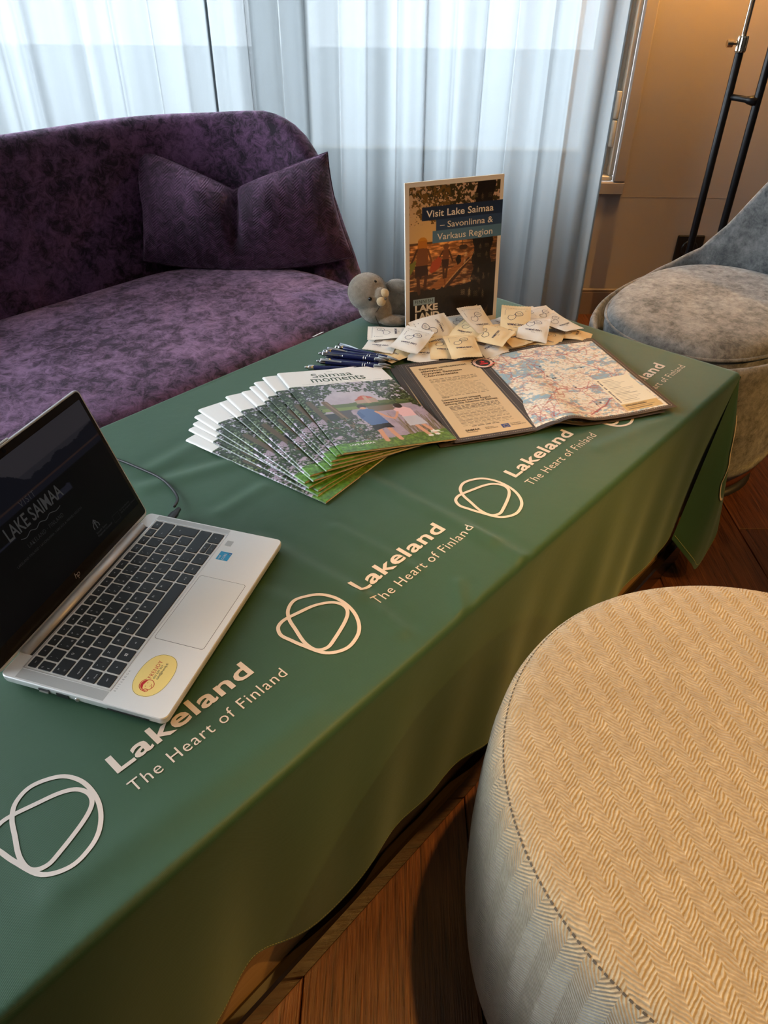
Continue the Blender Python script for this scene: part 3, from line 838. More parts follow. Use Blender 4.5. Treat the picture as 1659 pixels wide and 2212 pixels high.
# ================================================================== grey armchair at the far end
m_grey = velvet('grey_crushed_velvet', (0.055, 0.058, 0.06), (0.27, 0.26, 0.25), (0.9, 0.95, 1.0), 0.7, 48, 0.7, (0.38, 0.66), 0.3)
CA, CB = 1.80, -0.555
ch = thing('armchair', 'grey velvet tub chair at the far end of the table', 'chair', tm(CA, CB, -Z0), TABLE_YAW)
HT, HM, NE = 0.335, 0.245, 2.3
def sup(phi, k=1.0):
    c_, s_ = -math.cos(phi), math.sin(phi)     # phi = 0 faces the table
    r = (abs(c_ / HT) ** NE + abs(s_ / HM) ** NE) ** (-1 / NE) * k
    return (r * c_, r * s_)
def sstep(e0, e1, x):
    t_ = min(max((x - e0) / (e1 - e0), 0), 1); return t_ * t_ * (3 - 2 * t_)
def rim_z(phi):
    f = abs(((phi - math.radians(150) + PI) % (2 * PI)) - PI)
    return float(np.interp(math.degrees(f), [0, 20, 39, 50, 60, 74, 92, 180], [.37, .33, .196, .085, .022, -.011, -.033, -.045]))
NP = 120
Pc = np.zeros((17, NP + 1, 3))
for i in range(NP + 1):
    phi = 2 * PI * i / NP; zt = rim_z(phi); fl = max(0, zt) * 0.28
    sec = [(0.86, -0.35), (0.93, -0.345), (0.96, -0.29), (0.98, -0.20), (0.985, -0.12), (0.99 + fl * .6, (zt - 0.12) * 0.5 - 0.03), (1.0 + fl, zt - 0.030), (1.0 + fl, zt - 0.012), (0.985 + fl, zt - 0.002), (0.965 + fl, zt), (0.945 + fl, zt - 0.004), (0.93 + fl, zt - 0.016), (0.915 + fl * .9, zt - 0.04), (0.895 + fl * .5, min(zt - 0.06, 0.05)), (0.88, min(zt - 0.07, -0.02)), (0.87, -0.10), (0.86, -0.2)]
    for j, (k, z) in enumerate(sec):
        x, y = sup(phi, k); Pc[j, i] = (x, -y, z + Z0)
mb = MB(); mb.grid(Pc, 0, True)
mb.build('shell', m_grey, ch, True)
rings = []
for k, z in ((0.85, -0.16), (0.872, -0.10), (0.880, -0.055), (0.872, -0.030), (0.85, -0.016), (0.81, -0.007), (0.74, -0.001), (0.6, 0.003), (0.4, 0.005), (0.2, 0.006)):
    rings.append([(sup(2 * PI * i / NP, k)[0], -sup(2 * PI * i / NP, k)[1], z + Z0) for i in range(NP)])
mb = MB(); mb.loft(rings, False, True); mb.build('seat_cushion', m_grey, ch, True)
mb = MB(); mb.tube([(sup(2 * PI * i / NP, 0.878)[0], -sup(2 * PI * i / NP, 0.878)[1], Z0 - 0.032) for i in range(NP + 1)], 0.004, 8); mb.build('piping', m_grey, ch, True)
m_wood = mat('reddish_wood', (0.10, 0.028, 0.010), 0.35)
rings = [[(sup(2 * PI * i / NP, k)[0], -sup(2 * PI * i / NP, k)[1], z + Z0) for i in range(NP)] for k, z in ((0.84, -0.385), (0.875, -0.382), (0.885, -0.372), (0.885, -0.357), (0.86, -0.350))]
mb = MB(); mb.loft(rings); mb.build('wood_ring', m_wood, ch, True)
mb = MB(); mb.lathe([(0.20, 0.0), (0.205, 0.006), (0.19, 0.014), (0.05, 0.022), (0.04, 0.07)], 40); mb.build('pedestal', m_dark, ch, True)

# ================================================================== floor lamp by the wall
m_black = mat('black_lamp_metal', (0.004, 0.004, 0.005), 0.35, 0.0, Specular_IOR_Level=0.2)
m_nick = mat('polished_nickel', (0.62, 0.56, 0.46), 0.16, 1.0)
L1 = (1.004, 2.500); L2 = (1.072, 2.452)
lp = thing('floor_lamp', 'black floor lamp with two thin poles in front of the wall', 'lamp', (L1[0], L1[1], 0))
dx, dy = L2[0] - L1[0], L2[1] - L1[1]
def cyl(name, x, y, z0, z1, r, m_, n_=20):
    q = MB(); q.lathe([(r * 0.9, z0), (r, z0 + 0.002), (r, z1 - 0.002), (r * 0.9, z1)], n_); return q.build(name, m_, lp, True, loc=(x, y, 0))
q = MB(); q.lathe([(0.13, 0.0), (0.135, 0.004), (0.135, 0.014), (0.128, 0.020), (0.02, 0.022)], 48); q.build('base', m_black, lp, True, loc=(dx / 2, dy / 2, 0))
cyl('pole', 0, 0, 0.02, 0.872, 0.0115, m_black)
cyl('pole', dx, dy, 0.02, 1.15, 0.0115, m_black)
cyl('extension_tube', 0, 0, 0.86, 1.50, 0.0072, m_nick)
q = MB()
R_ = []
for z in (0.872, 0.876, 0.908, 0.912):
    rr = 0.0145 if z in (0.876, 0.908) else 0.0132
    R_.append([((rr + (0.0012 if i % 2 else 0)) * math.cos(2 * PI * i / 28), (rr + (0.0012 if i % 2 else 0)) * math.sin(2 * PI * i / 28), z) for i in range(28)])
q.loft(R_); q.build('collar', m_nick, lp)
q = MB(); ax = Matrix.Rotation(-PI / 2, 3, 'Y')
q.lathe([(0.0045, 0.0), (0.0045, 0.016), (0.0105, 0.017), (0.0105, 0.030), (0.0095, 0.032)], 10, 0, ax); q.build('knob', m_nick, lp, False, loc=(-0.010, 0, 0.893))
q = MB(); q.tube([(0, 0, 0.760), (dx * .6, dy * .6, 0.757), (dx * .7, dy * .7, 0.756), (dx, dy, 0.755)], [0.0085, 0.0085, 0.011, 0.016], 14); q.build('cross_link', m_black, lp, True)
m_shade = mat('lamp_shade_fabric', (0.75, 0.62, 0.42), 0.8); 
q = MB(); q.lathe([(0.20, 1.36), (0.15, 1.66), (0.147, 1.66), (0.197, 1.36)], 48, cap0=False, cap1=False); q.build('lamp_shade', m_shade, lp, True)
q = MB(); q.lathe([(0.004, 1.575), (0.02, 1.585), (0.028, 1.610), (0.02, 1.640), (0.012, 1.655)], 20)
m_bulb = mat('bulb_glass', (1, 0.8, 0.5), 0.4); NT(m_bulb).b.inputs['Emission Color'].default_value = (1, 0.62, 0.25, 1); NT(m_bulb).b.inputs['Emission Strength'].default_value = 8
q.build('bulb', m_bulb, lp, True)
pl = bpy.data.lights.new('lamp_bulb_light', 'POINT'); pl.energy = 24; pl.color = (1.0, 0.56, 0.16); pl.shadow_soft_size = 0.03
plo = bpy.data.objects.new('lamp_bulb_light', pl); COL.objects.link(plo); plo.location = (L1[0], L1[1] - 0.02, 1.560)

# ================================================================== black wall socket
sk = thing('wall_socket', 'square black wall socket low on the wall behind the lamp', 'socket', (1.088, WALL_Y, 0.205))
m_sock = mat('black_plastic', (0.008, 0.008, 0.009), 0.35)
q = MB(); q.box((0, -0.005, 0), (0.096, 0.010, 0.176), 0, 0.003); q.build('cover_plate', m_sock, sk)
for zz in (0.042, -0.042):
    q = MB(); ax = Matrix.Rotation(PI / 2, 3, 'X')
    q.lathe([(0.030, 0.0), (0.030, 0.004), (0.021, 0.0045), (0.019, -0.004), (0.004, -0.0045)], 32, 0, ax)
    q.build('outlet', m_sock, sk, True, loc=(0, -0.0095, zz))

# ================================================================== laptop
LA_ = 0.2898
LE = np.array([math.sin(LA_), math.cos(LA_)]); LN = np.array([LE[1], -LE[0]])
LW, LD = 0.3076, 0.2045
_fl = np.array([-0.3319, 0.8341]) - LE * LW + LN * LD          # front left corner
lt = thing('laptop', 'silver laptop with a black keyboard, open on the tablecloth', 'laptop', (float(_fl[0]), float(_fl[1]), Z0 + 0.0012), math.atan2(LE[1], LE[0]))
# local frame: x to the right along the keyboard, y to the back, z up
m_alu = mat('silver_aluminium', (0.84, 0.84, 0.83), 0.42, 0.3); n = NT(m_alu)
n.bump(n.noise(n.coord('Object'), 2600, 2), 0.10, 0.0004)
m_alu2 = mat('silver_edge', (0.66, 0.64, 0.62), 0.28, 0.75)
m_key = mat('black_key_plastic', (0.012, 0.014, 0.017), 0.45)
m_leg = mat('key_legend', (0.72, 0.72, 0.72), 0.5)
m_blk = mat('matte_black', (0.010, 0.010, 0.011), 0.45)
def rrect(x0, y0, x1, y1, r, z, k=6):
    P = []
    for (cx_, cy_, a0) in ((x1 - r, y0 + r, -PI / 2), (x1 - r, y1 - r, 0), (x0 + r, y1 - r, PI / 2), (x0 + r, y0 + r, PI)):
        for i in range(k + 1):
            a = a0 + PI / 2 * i / k; P.append((cx_ + r * math.cos(a), cy_ + r * math.sin(a), z))
    return P
mb = MB()
mb.loft([rrect(0.006, 0.006, LW - .006, LD - .004, 0.008, 0.0030), rrect(0.001, 0.001, LW - .001, LD, 0.008, 0.0075), rrect(0, 0, LW, LD, 0.008, 0.0115), rrect(0, 0, LW, LD, 0.008, 0.0160), rrect(0.0008, 0.0008, LW - .0008, LD - .0008, 0.0075, 0.0170)])
base_o = mb.build('base', m_alu, lt); smooth_by_angle(base_o, 30)
ZD = 0.0170
mb = MB()
mb.loft([rrect(0.03, 0.006, LW - .03, 0.02, 0.006, 0.0), rrect(0.03, 0.006, LW - .03, 0.02, 0.006, 0.0032)])
mb.loft([rrect(0.03, LD - .03, LW - .03, LD - .016, 0.006, 0.0), rrect(0.03, LD - .03, LW - .03, LD - .016, 0.006, 0.0032)])
mb.build('rubber_feet', m_blk, lt)
# front lip that catches the warm light
# keyboard tray
KX0, KX1, KY0, KY1 = 0.0172, 0.2948, 0.0765, 0.1850
kb = MB(); kb.loft([rrect(KX0, KY0, KX1, KY1, 0.003, ZD - 0.0001), rrect(KX0, KY0, KX1, KY1, 0.003, ZD + 0.0001)])
kb = kb.build('keyboard', mat('keyboard_tray', (0.78, 0.78, 0.77), 0.45, 0.25), lt)
mb = MB()
for (x0, y0, x1, y1) in ((KX0 - .0012, KY0 - .0012, KX1 + .0012, KY0), (KX0 - .0012, KY1, KX1 + .0012, KY1 + .0016), (KX0 - .0012, KY0, KX0, KY1), (KX1, KY0, KX1 + .0012, KY1)):
    mb.box(((x0 + x1) / 2, (y0 + y1) / 2, ZD + 0.0001), (x1 - x0, y1 - y0, 0.0008))
mb.build('tray_rim', m_alu2, lt)
U_ = (KX1 - KX0 - 0.0020) / 14.5
def key(x0, x1, y0, y1, legends, poly=None):
    q = MB(); g = 0.00125; h0, h1 = ZD - 0.0004, ZD + 0.0011
    xc, yc = (x0 + x1) / 2, (y0 + y1) / 2
    if poly is None:
        R = lambda e_, z: [(p_[0] - xc, p_[1] - yc, p_[2]) for p_ in rrect(x0 + g + e_, y0 + g + e_, x1 - g - e_, y1 - g - e_, 0.0011, z, 2)]
    else:
        def R(e_, z):
            s_ = 1 - e_ * 60
            cx_ = sum(p_[0] for p_ in poly) / len(poly); cy_ = sum(p_[1] for p_ in poly) / len(poly)
            return [(cx_ + (p_[0] - cx_) * s_ - xc, cy_ + (p_[1] - cy_) * s_ - yc, z) for p_ in poly]
    q.loft([R(0, h0), R(0, h1 - 0.0003), R(0.0003, h1)])
    W_, H_ = x1 - x0, y1 - y0
    for (s, fx, fy, sz) in legends:
        if s == 'WIN':
            for ix in (0, 1):
                for iy in (0, 1):
                    flat(q, rect(W_ * (fx - .5) - .0018 + ix * .0020, H_ * (fy - .5) - .0016 + iy * .0020, W_ * (fx - .5) - .0002 + ix * .0020, H_ * (fy - .5) + .0000 + iy * .0020), h1 + 0.00006, 1)
            continue
        V, F = text_geo(s, sz, 0.006, 'CENTER', 1.0, 2)
        flat(q, (V + np.array([W_ * (fx - .5), H_ * (fy - .5) - sz * 0.35]), F), h1 + 0.00006, 1)
    o = q.build('key', [m_key, m_leg], kb, loc=(xc, yc, 0))
    return o
S1, S2 = 0.0040, 0.0027
C = lambda s: [(s, 0.36, 0.62, S1)]
D = lambda a, b, c_=None: [(a, 0.30, 0.70, S2 * 1.15), (b, 0.30, 0.30, S2 * 1.15)] + ([(c_, 0.74, 0.30, S2)] if c_ else [])
SM = lambda s: [(s, 0.5, 0.5, S2)]
fr = 0.0130; rh = (KY1 - KY0 - 0.0020 - fr) / 5
ytop = KY1 - 0.001
x = KX0 + 0.001; fw_ = 14.5 * U_ / 16
for s in ('esc', 'f1', 'f2', 'f3', 'f4', 'f5', 'f6', 'f7', 'f8', 'f9', 'f10', 'f11', 'f12', 'prt', '', 'del'):
    key(x, x + fw_, ytop - fr, ytop, [(s, 0.5, 0.5, 0.0024)] if s else [('o', 0.5, 0.5, 0.0026)]); x += fw_
def row(r, items):
    y1 = ytop - fr - r * rh; y0 = y1 - rh; x = KX0 + 0.001
    for wd, lg in items:
        if lg is not None: key(x, x + wd * U_, y0, y1, lg)
        x += wd * U_
row(0, [(0.75, D('½', '§'))] + [(1, q) for q in (D('!', '1'), D('"', '2', '@'), D('#', '3', '£'), D('¤', '4', '$'), D('%', '5'), D('&', '6'), D('/', '7', '{'), D('(', '8', '['), D(')', '9', ']'), D('=', '0', '}'), D('?', '+', '\\'), D('`', '´', '|'))] + [(1.75, [('<-', 0.3, 0.5, S2 * 1.2)])])
row(1, [(1.25, D('|<', '>|'))] + [(1, C(q)) for q in 'QW'] + [(1, C('E') + [('€', 0.74, 0.3, S2)])] + [(1, C(q)) for q in 'RTYUIOPÅ'] + [(1, D('^', '¨', '~')), (1.25, None)])
row(2, [(1.5, [('caps lock', 0.42, 0.42, S2)])] + [(1, C(q)) for q in 'ASDFGHJKLÖÄ'] + [(1, D('*', "'")), (1.0, None)])
row(3, [(1.0, [('^', 0.3, 0.62, S1), ('fn lock', 0.55, 0.3, S2 * .85)]), (1, D('>', '<', '|'))] + [(1, C(q)) for q in 'ZXCVBNM'] + [(1, D(';', ',')), (1, D(':', '.')), (1, D('_', '-')), (2.5, [('^', 0.15, 0.6, S1)])])
row(4, [(1, SM('ctrl')), (1, SM('fn')), (1, [('WIN', 0.5, 0.5, 0)]), (1, SM('alt')), (5, []), (1, SM('alt gr')), (1, SM('ctrl')), (1.17, [('<', 0.5, 0.5, S1 * .8)]), (1.17, None), (1.16, [('>', 0.5, 0.5, S1 * .8)])])
# enter key (L-shaped) and the half-height arrow keys
xe = KX0 + 0.001 + 13.25 * U_; xe2 = KX0 + 0.001 + 13.5 * U_; xr = KX0 + 0.001 + 14.5 * U_; y1 = ytop - fr - rh; ym = y1 - rh; y0 = y1 - 2 * rh; g = 0.00125
key(xe, xr, y0, y1, [('<-', 0.55, 0.7, S2 * 1.3)], [(xe2 + g, y0 + g), (xr - g, y0 + g), (xr - g, y1 - g), (xe + g, y1 - g), (xe + g, ym + g), (xe2 + g, ym + g)])
xu = KX0 + 0.001 + (9 + 2 + 1.17) * U_; yb = ytop - fr - 5 * rh
key(xu, xu + 1.17 * U_, yb + rh * .5 - .0006, yb + rh, [('^', 0.5, 0.5, S2 * 1.3)]); key(xu, xu + 1.17 * U_, yb, yb + rh * .5 + .0006, [('v', 0.5, 0.5, S2)])
# touchpad
mb = MB(); mb.loft([rrect(0.0985, 0.0085, 0.2115, 0.0720, 0.0035, ZD - 0.0002), rrect(0.0985, 0.0085, 0.2115, 0.0720, 0.0035, ZD + 0.00006)])
mb.build('touchpad_gap', mat('dark_groove', (0.09, 0.09, 0.10), 0.6), lt)
mb = MB(); mb.loft([rrect(0.0990, 0.0090, 0.2110, 0.0715, 0.0032, ZD), rrect(0.0990, 0.0090, 0.2110, 0.0715, 0.0032, ZD + 0.00018)])
mb.build('touchpad', mat('touchpad_glass', (0.80, 0.82, 0.82), 0.32, 0.15), lt)
# speaker grilles: perforated strips either side of the keys
m_gr = mat('speaker_mesh', (0.5, 0.5, 0.49), 0.5, 0.4); n = NT(m_gr)
vo = n.new('TexVoronoi'); vo.inputs['Scale'].default_value = 780; vo.inputs['Randomness'].default_value = 0.0; n.l(n.coord('Object'), vo.inputs['Vector'])
n.l(n.ramp(vo.outputs['Distance'], [(0.30, (0.16, 0.16, 0.16)), (0.42, (0.52, 0.52, 0.51))]), n.b.inputs['Base Color'])
for (x0, x1) in ((0.0026, 0.0152), (LW - 0.0114, LW - 0.0026)):
    mb = MB(); mb.box(((x0 + x1) / 2, 0.131, ZD + 0.00005), (x1 - x0, 0.110, 0.00022)); mb.build('speaker_grille', m_gr, lt)
mb = MB(); mb.loft([rrect(0.2740, 0.0610, 0.2845, 0.0700, 0.0008, ZD), rrect(0.2740, 0.0610, 0.2845, 0.0700, 0.0008, ZD + 0.00016)]); mb.build('fingerprint_reader', mat('grey_reader', (0.50, 0.50, 0.49), 0.35, 0.3), lt)
# stickers
m_blue = mat('blue_sticker', srgb(10, 160, 222), 0.35); m_blue2 = mat('dark_blue_print', srgb(20, 95, 180), 0.35); m_wht = mat('white_print', (0.85, 0.85, 0.85), 0.5)
def sticker(name, geos, mats_):
    q = MB()
    for geo, mi, dz in geos: flat(q, geo, ZD + dz, mi)
    return q.build(name, mats_, lt)
sx, sy = 0.2455, 0.0520
sticker('processor_sticker', [(rect(sx, sy, sx + .0165, sy + .0165), 0, 0.00012), (rect(sx + .0100, sy, sx + .0165, sy + .0065), 0, 0.00014), (rect(sx + .0122, sy + .0005, sx + .0160, sy + .0042), 1, 0.00018),
    ((text_geo('intel', .0040, .004)[0] + np.array([sx + .0012, sy + .0122]), text_geo('intel', .0040, .004)[1]), 2, 0.0002),
    ((text_geo('CORE', .0050, -.004)[0] * np.array([.93, 1]) + np.array([sx + .0012, sy + .0060]), text_geo('CORE', .0050, -.004)[1]), 2, 0.0002),
    ((text_geo('i5', .0028, .004)[0] + np.array([sx + .0128, sy + .0014]), text_geo('i5', .0028, .004)[1]), 2, 0.00022)], [m_blue, m_blue2, m_wht])
m_yel = mat('yellow_sticker', srgb(246, 224, 140), 0.4); m_red = mat('red_print', srgb(196, 30, 34), 0.45); m_txt = mat('black_print', (0.02, 0.02, 0.02), 0.5)
ox, oy = 0.0500, 0.0415
ovl = np.array([(ox + 0.0300 * np.sign(math.cos(a)) * abs(math.cos(a)) ** 0.86 * 1.0, oy + 0.0200 * np.sign(math.sin(a)) * abs(math.sin(a)) ** 0.86) for a in np.linspace(0, 2 * PI, 48, endpoint=False)])
gs = [((ovl, [tuple(range(48))]), 0, 0.00012), (stroke(np.array(ovl) * 0.985 + np.array([ox, oy]) * 0.015, 0.0003, True), 2, 0.00015)]
gs.append((text_fit('FRENDY', ox - .0055, ox + .0200, oy + .0015, oy + .0060, -0.004, 1.1), 1, 0.0002))
gs.append((text_fit('027 237 027', ox - .0050, ox + .0150, oy - .0022, oy + .0000, 0.012), 2, 0.0002))
gs.append((text_fit('tuki@frendy.fi', ox - .0050, ox + .0185, oy - .0062, oy - .0040, 0.012, 1.0, 't'), 2, 0.0002))
fx, fy = ox - .0145, oy + .0005      # small head-with-headset emblem
head = np.array([(fx + .0068 * math.cos(a) * (1 + .06 * math.cos(2 * a)), fy + .0072 * math.sin(a)) for a in np.linspace(0, 2 * PI, 28, endpoint=False)])
gs.append((stroke(head, 0.0007, True), 1, 0.0002))
hair = np.array([(fx + .0073 * math.cos(a), fy + .0078 * math.sin(a)) for a in np.linspace(0.25, PI - .1, 16)] + [(fx - .0055, fy + .0030), (fx - .0010, fy + .0045), (fx + .0050, fy + .0030)])
gs.append(((hair, [tuple(range(len(hair)))]), 1, 0.00022))
gs.append((stroke(np.array([(fx + .0084 * math.cos(a), fy + .0088 * math.sin(a)) for a in np.linspace(0.6, PI + .25, 18)]), 0.0008), 1, 0.00021))
gs.append((stroke(disc((fx - .0070, fy - .0015), .0018, 14, .0026)[0], 0.0006, True), 1, 0.00024))
gs.append((stroke(np.array([(fx - .0062, fy - .0040), (fx - .0035, fy - .0062), (fx + .0005, fy - .0052)]), 0.0006), 1, 0.00023))
for dx_ in (-.0022, .0028): gs.append((stroke(np.array([(fx + dx_ - .0009, fy + .0010), (fx + dx_, fy + .0016), (fx + dx_ + .0009, fy + .0010)]), 0.0005), 1, 0.00023))
gs.append((stroke(np.array([(fx - .0014, fy - .0032), (fx + .0006, fy - .0042), (fx + .0026, fy - .0032)]), 0.0005), 1, 0.00023))
sticker('oval_sticker', gs, [m_yel, m_red, m_txt])
sticker('palm_rest_lettering', [(text_fit('ELITEBOOK', 0.0175, 0.0480, 0.0700, 0.0722, -0.004, 1.9), 0, 0.0001)], [mat('grey_print', (0.16, 0.16, 0.17), 0.5)])
# ports on the left side (x = 0): sockets cut as dark frames
for (py_, pz_, pw_, ph_) in ((0.148, 0.0105, 0.0135, 0.0055), (0.125, 0.0105, 0.015, 0.0050), (0.045, 0.0098, 0.050, 0.0012)):
    mb = MB(); mb.box((-0.0003, py_, pz_), (0.0012, pw_, ph_)); mb.build('port', m_blk, lt)
mb = MB(); mb.box((-0.0012, 0.148, 0.0098), (0.0014, 0.0110, 0.0018)); mb.build('port_tongue', m_alu2, lt)
mb = MB(); mb.lathe([(0.0016, -0.0006), (0.0027, -0.0006), (0.0027, 0.0006), (0.0016, 0.0006)], 16, 0, Matrix.Rotation(PI / 2, 3, 'Y'), False, False); mb.build('audio_jack', m_alu2, lt, True, loc=(-0.0004, 0.107, 0.0105))
# hinge bar
mb = MB(); R_ = lambda x_: [(x_, LD - .0070 + .0072 * math.cos(a), 0.0160 + .0066 * math.sin(a)) for a in np.linspace(0, 2 * PI, 14, endpoint=False)]
mb.loft([R_(0.034), R_(LW - .030)]); mb.build('hinge', mat('hinge_aluminium', (0.6, 0.58, 0.56), 0.45, 0.5), lt, True)
mb = MB(); mb.box((LW / 2 + .002, LD - 0.0150, ZD + 0.00005), (LW - .064, 0.0040, 0.0004)); mb.build('hinge_gap', m_blk, lt)
# ---- lid: leans back by 19 degrees from upright; own frame x right, y up the lid, z towards the user
LH = 0.2000
lid = MB()
lid.loft([rrect(0, 0.004, LW, LH, 0.007, -0.0050), rrect(-0.0003, 0.0035, LW + .0003, LH + .0003, 0.0073, -0.0040), rrect(-0.0003, 0.0035, LW + .0003, LH + .0003, 0.0073, -0.0006), rrect(0.0004, 0.004, LW - .0004, LH - .0004, 0.0066, 0.0)])
be = math.radians(19)
lid = lid.build('lid', mat('lid_aluminium', (0.72, 0.72, 0.71), 0.3, 0.5), lt)
smooth_by_angle(lid, 35)
lid.matrix_local = Matrix(((1, 0, 0, 0), (0, math.sin(be), -math.cos(be), LD), (0, math.cos(be), math.sin(be), 0.0120), (0, 0, 0, 1)))
mb = MB(); mb.loft([rrect(0.0022, 0.0075, LW - .0022, LH - .0020, 0.005, 0.0), rrect(0.0022, 0.0075, LW - .0022, LH - .0020, 0.005, 0.0004)]); mb.build('bezel', mat('black_bezel', (0.012, 0.009, 0.008), 0.2, Specular_IOR_Level=0.3), lid)
# the dim picture on the screen: evening lake shore
pc = Pic(240, 138, (7, 7, 8)); nz = vnoise(138, 240, 8, 11); nz2 = vnoise(138, 240, 20, 12)
pc.put(pc.Y < 0.30, np.array(pc.a) * 0 + (np.array([30, 30, 36]) / 255))
pc.put(pc.Y < 0.18, (40, 39, 44), 0.8)
hz = 0.30; tree_top = 0.26 - 0.16 * np.exp(-((pc.X - 0.42) / 0.10) ** 2) * (0.6 + nz2) - 0.10 * np.clip(nz - 0.35, 0, 1) - 0.05 * np.clip((pc.X - 0.5) * 2, 0, 1)
pc.put((pc.Y > tree_top) & (pc.Y < hz), (13, 14, 21))
pc.put((pc.Y > hz) & (pc.Y < hz + 0.012), (34, 25, 24))
pc.put((pc.Y > hz + 0.012) & (pc.Y < hz + 0.06), (15, 16, 24)); pc.put((pc.Y > hz + 0.06) & (vnoise(138, 240, 6, 9, 4, 3.0) > 0.60) & (pc.Y < 0.5) & (pc.X < 0.72), (22, 23, 32))
SXa, SXb, SYa, SYb = 0.0075, LW - .0075, 0.0250, LH - .0120
me = image_grid('display', pc.a, SXb - SXa, SYb - SYa)
me.materials.append(print_material('dim_screen', 0.3, 0.55)); me.materials[0].node_tree.nodes['Principled BSDF'].inputs['Specular IOR Level'].default_value = 0.12; o = link('display', me, lid, (SXa, SYb, 0.0006))
m_scr = mat('screen_grey_text', srgb(40, 41, 43), 0.4); NT(m_scr).b.inputs['Emission Color'].default_value = (*srgb(40, 41, 43), 1); NT(m_scr).b.inputs['Emission Strength'].default_value = 0.7
m_scr2 = mat('screen_faint_text', srgb(30, 31, 33), 0.4); NT(m_scr2).b.inputs['Emission Color'].default_value = (*srgb(30, 31, 33), 1); NT(m_scr2).b.inputs['Emission Strength'].default_value = 0.7
zt = 0.0010
def on_screen(name, geo, m_):
    q = MB(); flat(q, geo, zt); return q.build(name, m_, lid)
on_screen('screen_title', text_fit('LAKE SAIMAA', 0.1035, 0.2015, 0.1075, 0.1245, 0.012, 1.0), m_scr)
on_screen('screen_title', text_fit('VISIT', 0.1405, 0.1666, 0.1300, 0.1375, -0.012, 1.3), m_scr)
on_screen('screen_wave', stroke(spline([(0.117, 0.1016), (0.125, 0.0990), (0.134, 0.1020), (0.142, 0.0990), (0.151, 0.1020), (0.160, 0.0990), (0.169, 0.1020), (0.179, 0.0990), (0.188, 0.1004)], False, 5), 0.0009), m_scr)
on_screen('screen_arrow', stroke([(0.2186, 0.0430), (0.2186, 0.0555)], 0.0016), m_scr)
on_screen('screen_arrow', stroke([(0.2155, 0.0525), (0.2186, 0.0560), (0.2217, 0.0525)], 0.0014), m_scr)
on_screen('screen_arrow', stroke(spline([(0.2135, 0.0440), (0.2140, 0.0490), (0.2186, 0.0520), (0.2232, 0.0490), (0.2237, 0.0440)], False, 5), 0.0014), m_scr)
for geo in (text_fit('LAKELAND · FINLAND', 0.1201, 0.1845, 0.0872, 0.0922, -0.012, 1.2), text_fit('LAKELAND FINLAND I SAVONLINNA, VARKAUS & MIKKELI REGION', 0.0929, 0.2136, 0.0780, 0.0808, -0.006, 1.1),
            text_fit('South Savo', 0.2125, 0.2345, 0.0372, 0.0398, 0.004), text_fit('Regional Council', 0.2125, 0.2425, 0.0330, 0.0356, 0.004), text_fit('Co-funded by', 0.2640, 0.2870, 0.0375, 0.0398, -0.004), text_fit('the European Union', 0.2640, 0.2985, 0.0335, 0.0358, -0.004)):
    on_screen('screen_text', geo, m_scr2)
on_screen('screen_flag', stroke(np.array([(0.2475, 0.0300), (0.2605, 0.0300), (0.2605, 0.0400), (0.2475, 0.0400)]), 0.0003, True), m_scr2)
mb = MB(); V, F = text_geo('hp', 0.0105, -0.010, 'CENTER', 0.9, 3, 0.25); flat(mb, (V + np.array([LW / 2, 0.0155]), F), 0.0007); mb.build('badge', mat('badge_silver', (0.7, 0.66, 0.62), 0.3, 0.6), lid)
mb = MB(); flat(mb, disc((LW / 2 + .010, LH - .0066), .0026, 20), 0.0007); mb.build('webcam', mat('lens_black', (0.003, 0.003, 0.004), 0.08), lid)
mb = MB(); mb.box((LW / 2, LH + 0.0010, -0.0025), (0.052, 0.0032, 0.0036), 0, 0.0012); mb.build('webcam_bump', mat('lid_bump_aluminium', (0.72, 0.72, 0.71), 0.3, 0.5), lid)
# ---- power cable with plug
pts = [(-0.3120, 0.8330, .0105), (-0.3030, 0.8600, .0095), (-0.3045, 0.8840, .0055), (-0.3180, 0.9100, .0040), (-0.3440, 0.9400, .0035), (-0.3840, 0.9670, .0035), (-0.4300, 0.9930, .0035), (-0.4800, 1.0080, .0035), (-0.530, 1.0150, .0035), (-0.60, 1.030, 0.0035), (-0.675, 1.055, .0033)]
cb = thing('power_cable', 'black charging cable curving from the laptop across the cloth', 'cable', (-0.40, 0.95, Z0))
sp = spline(pts[1:], False, 8); cz = np.array([-0.40, 0.95, 0])
mb = MB(); mb.tube([tuple(q - cz) for q in sp], 0.0021, 12); mb.build('cord', m_blk, cb, True)
d_ = np.array([LE[0], LE[1]]); pb = _fl - LN * (LD - 0.030) + LE * LW
mb = MB(); q0 = np.array([pb[0], pb[1], 0.0100]) + np.array([LE[0], LE[1], 0]) * 0.0008; 
rg = lambda o_, w_, h_: [tuple(np.array([*(pb + LE * o_ + LN * sx_ * w_), 0.0100 + sz_ * h_]) - cz) for sx_, sz_ in ((-1, -.6), (-.6, -1), (.6, -1), (1, -.6), (1, .6), (.6, 1), (-.6, 1), (-1, .6))]
mb.loft([rg(0.0006, .0048, .0030), rg(0.0012, .0055, .0036), rg(0.0180, .0055, .0036), rg(0.0205, .0042, .0030), rg(0.0300, .0026, .0025)]); smooth_by_angle(mb.build('plug', m_blk, cb), 40)

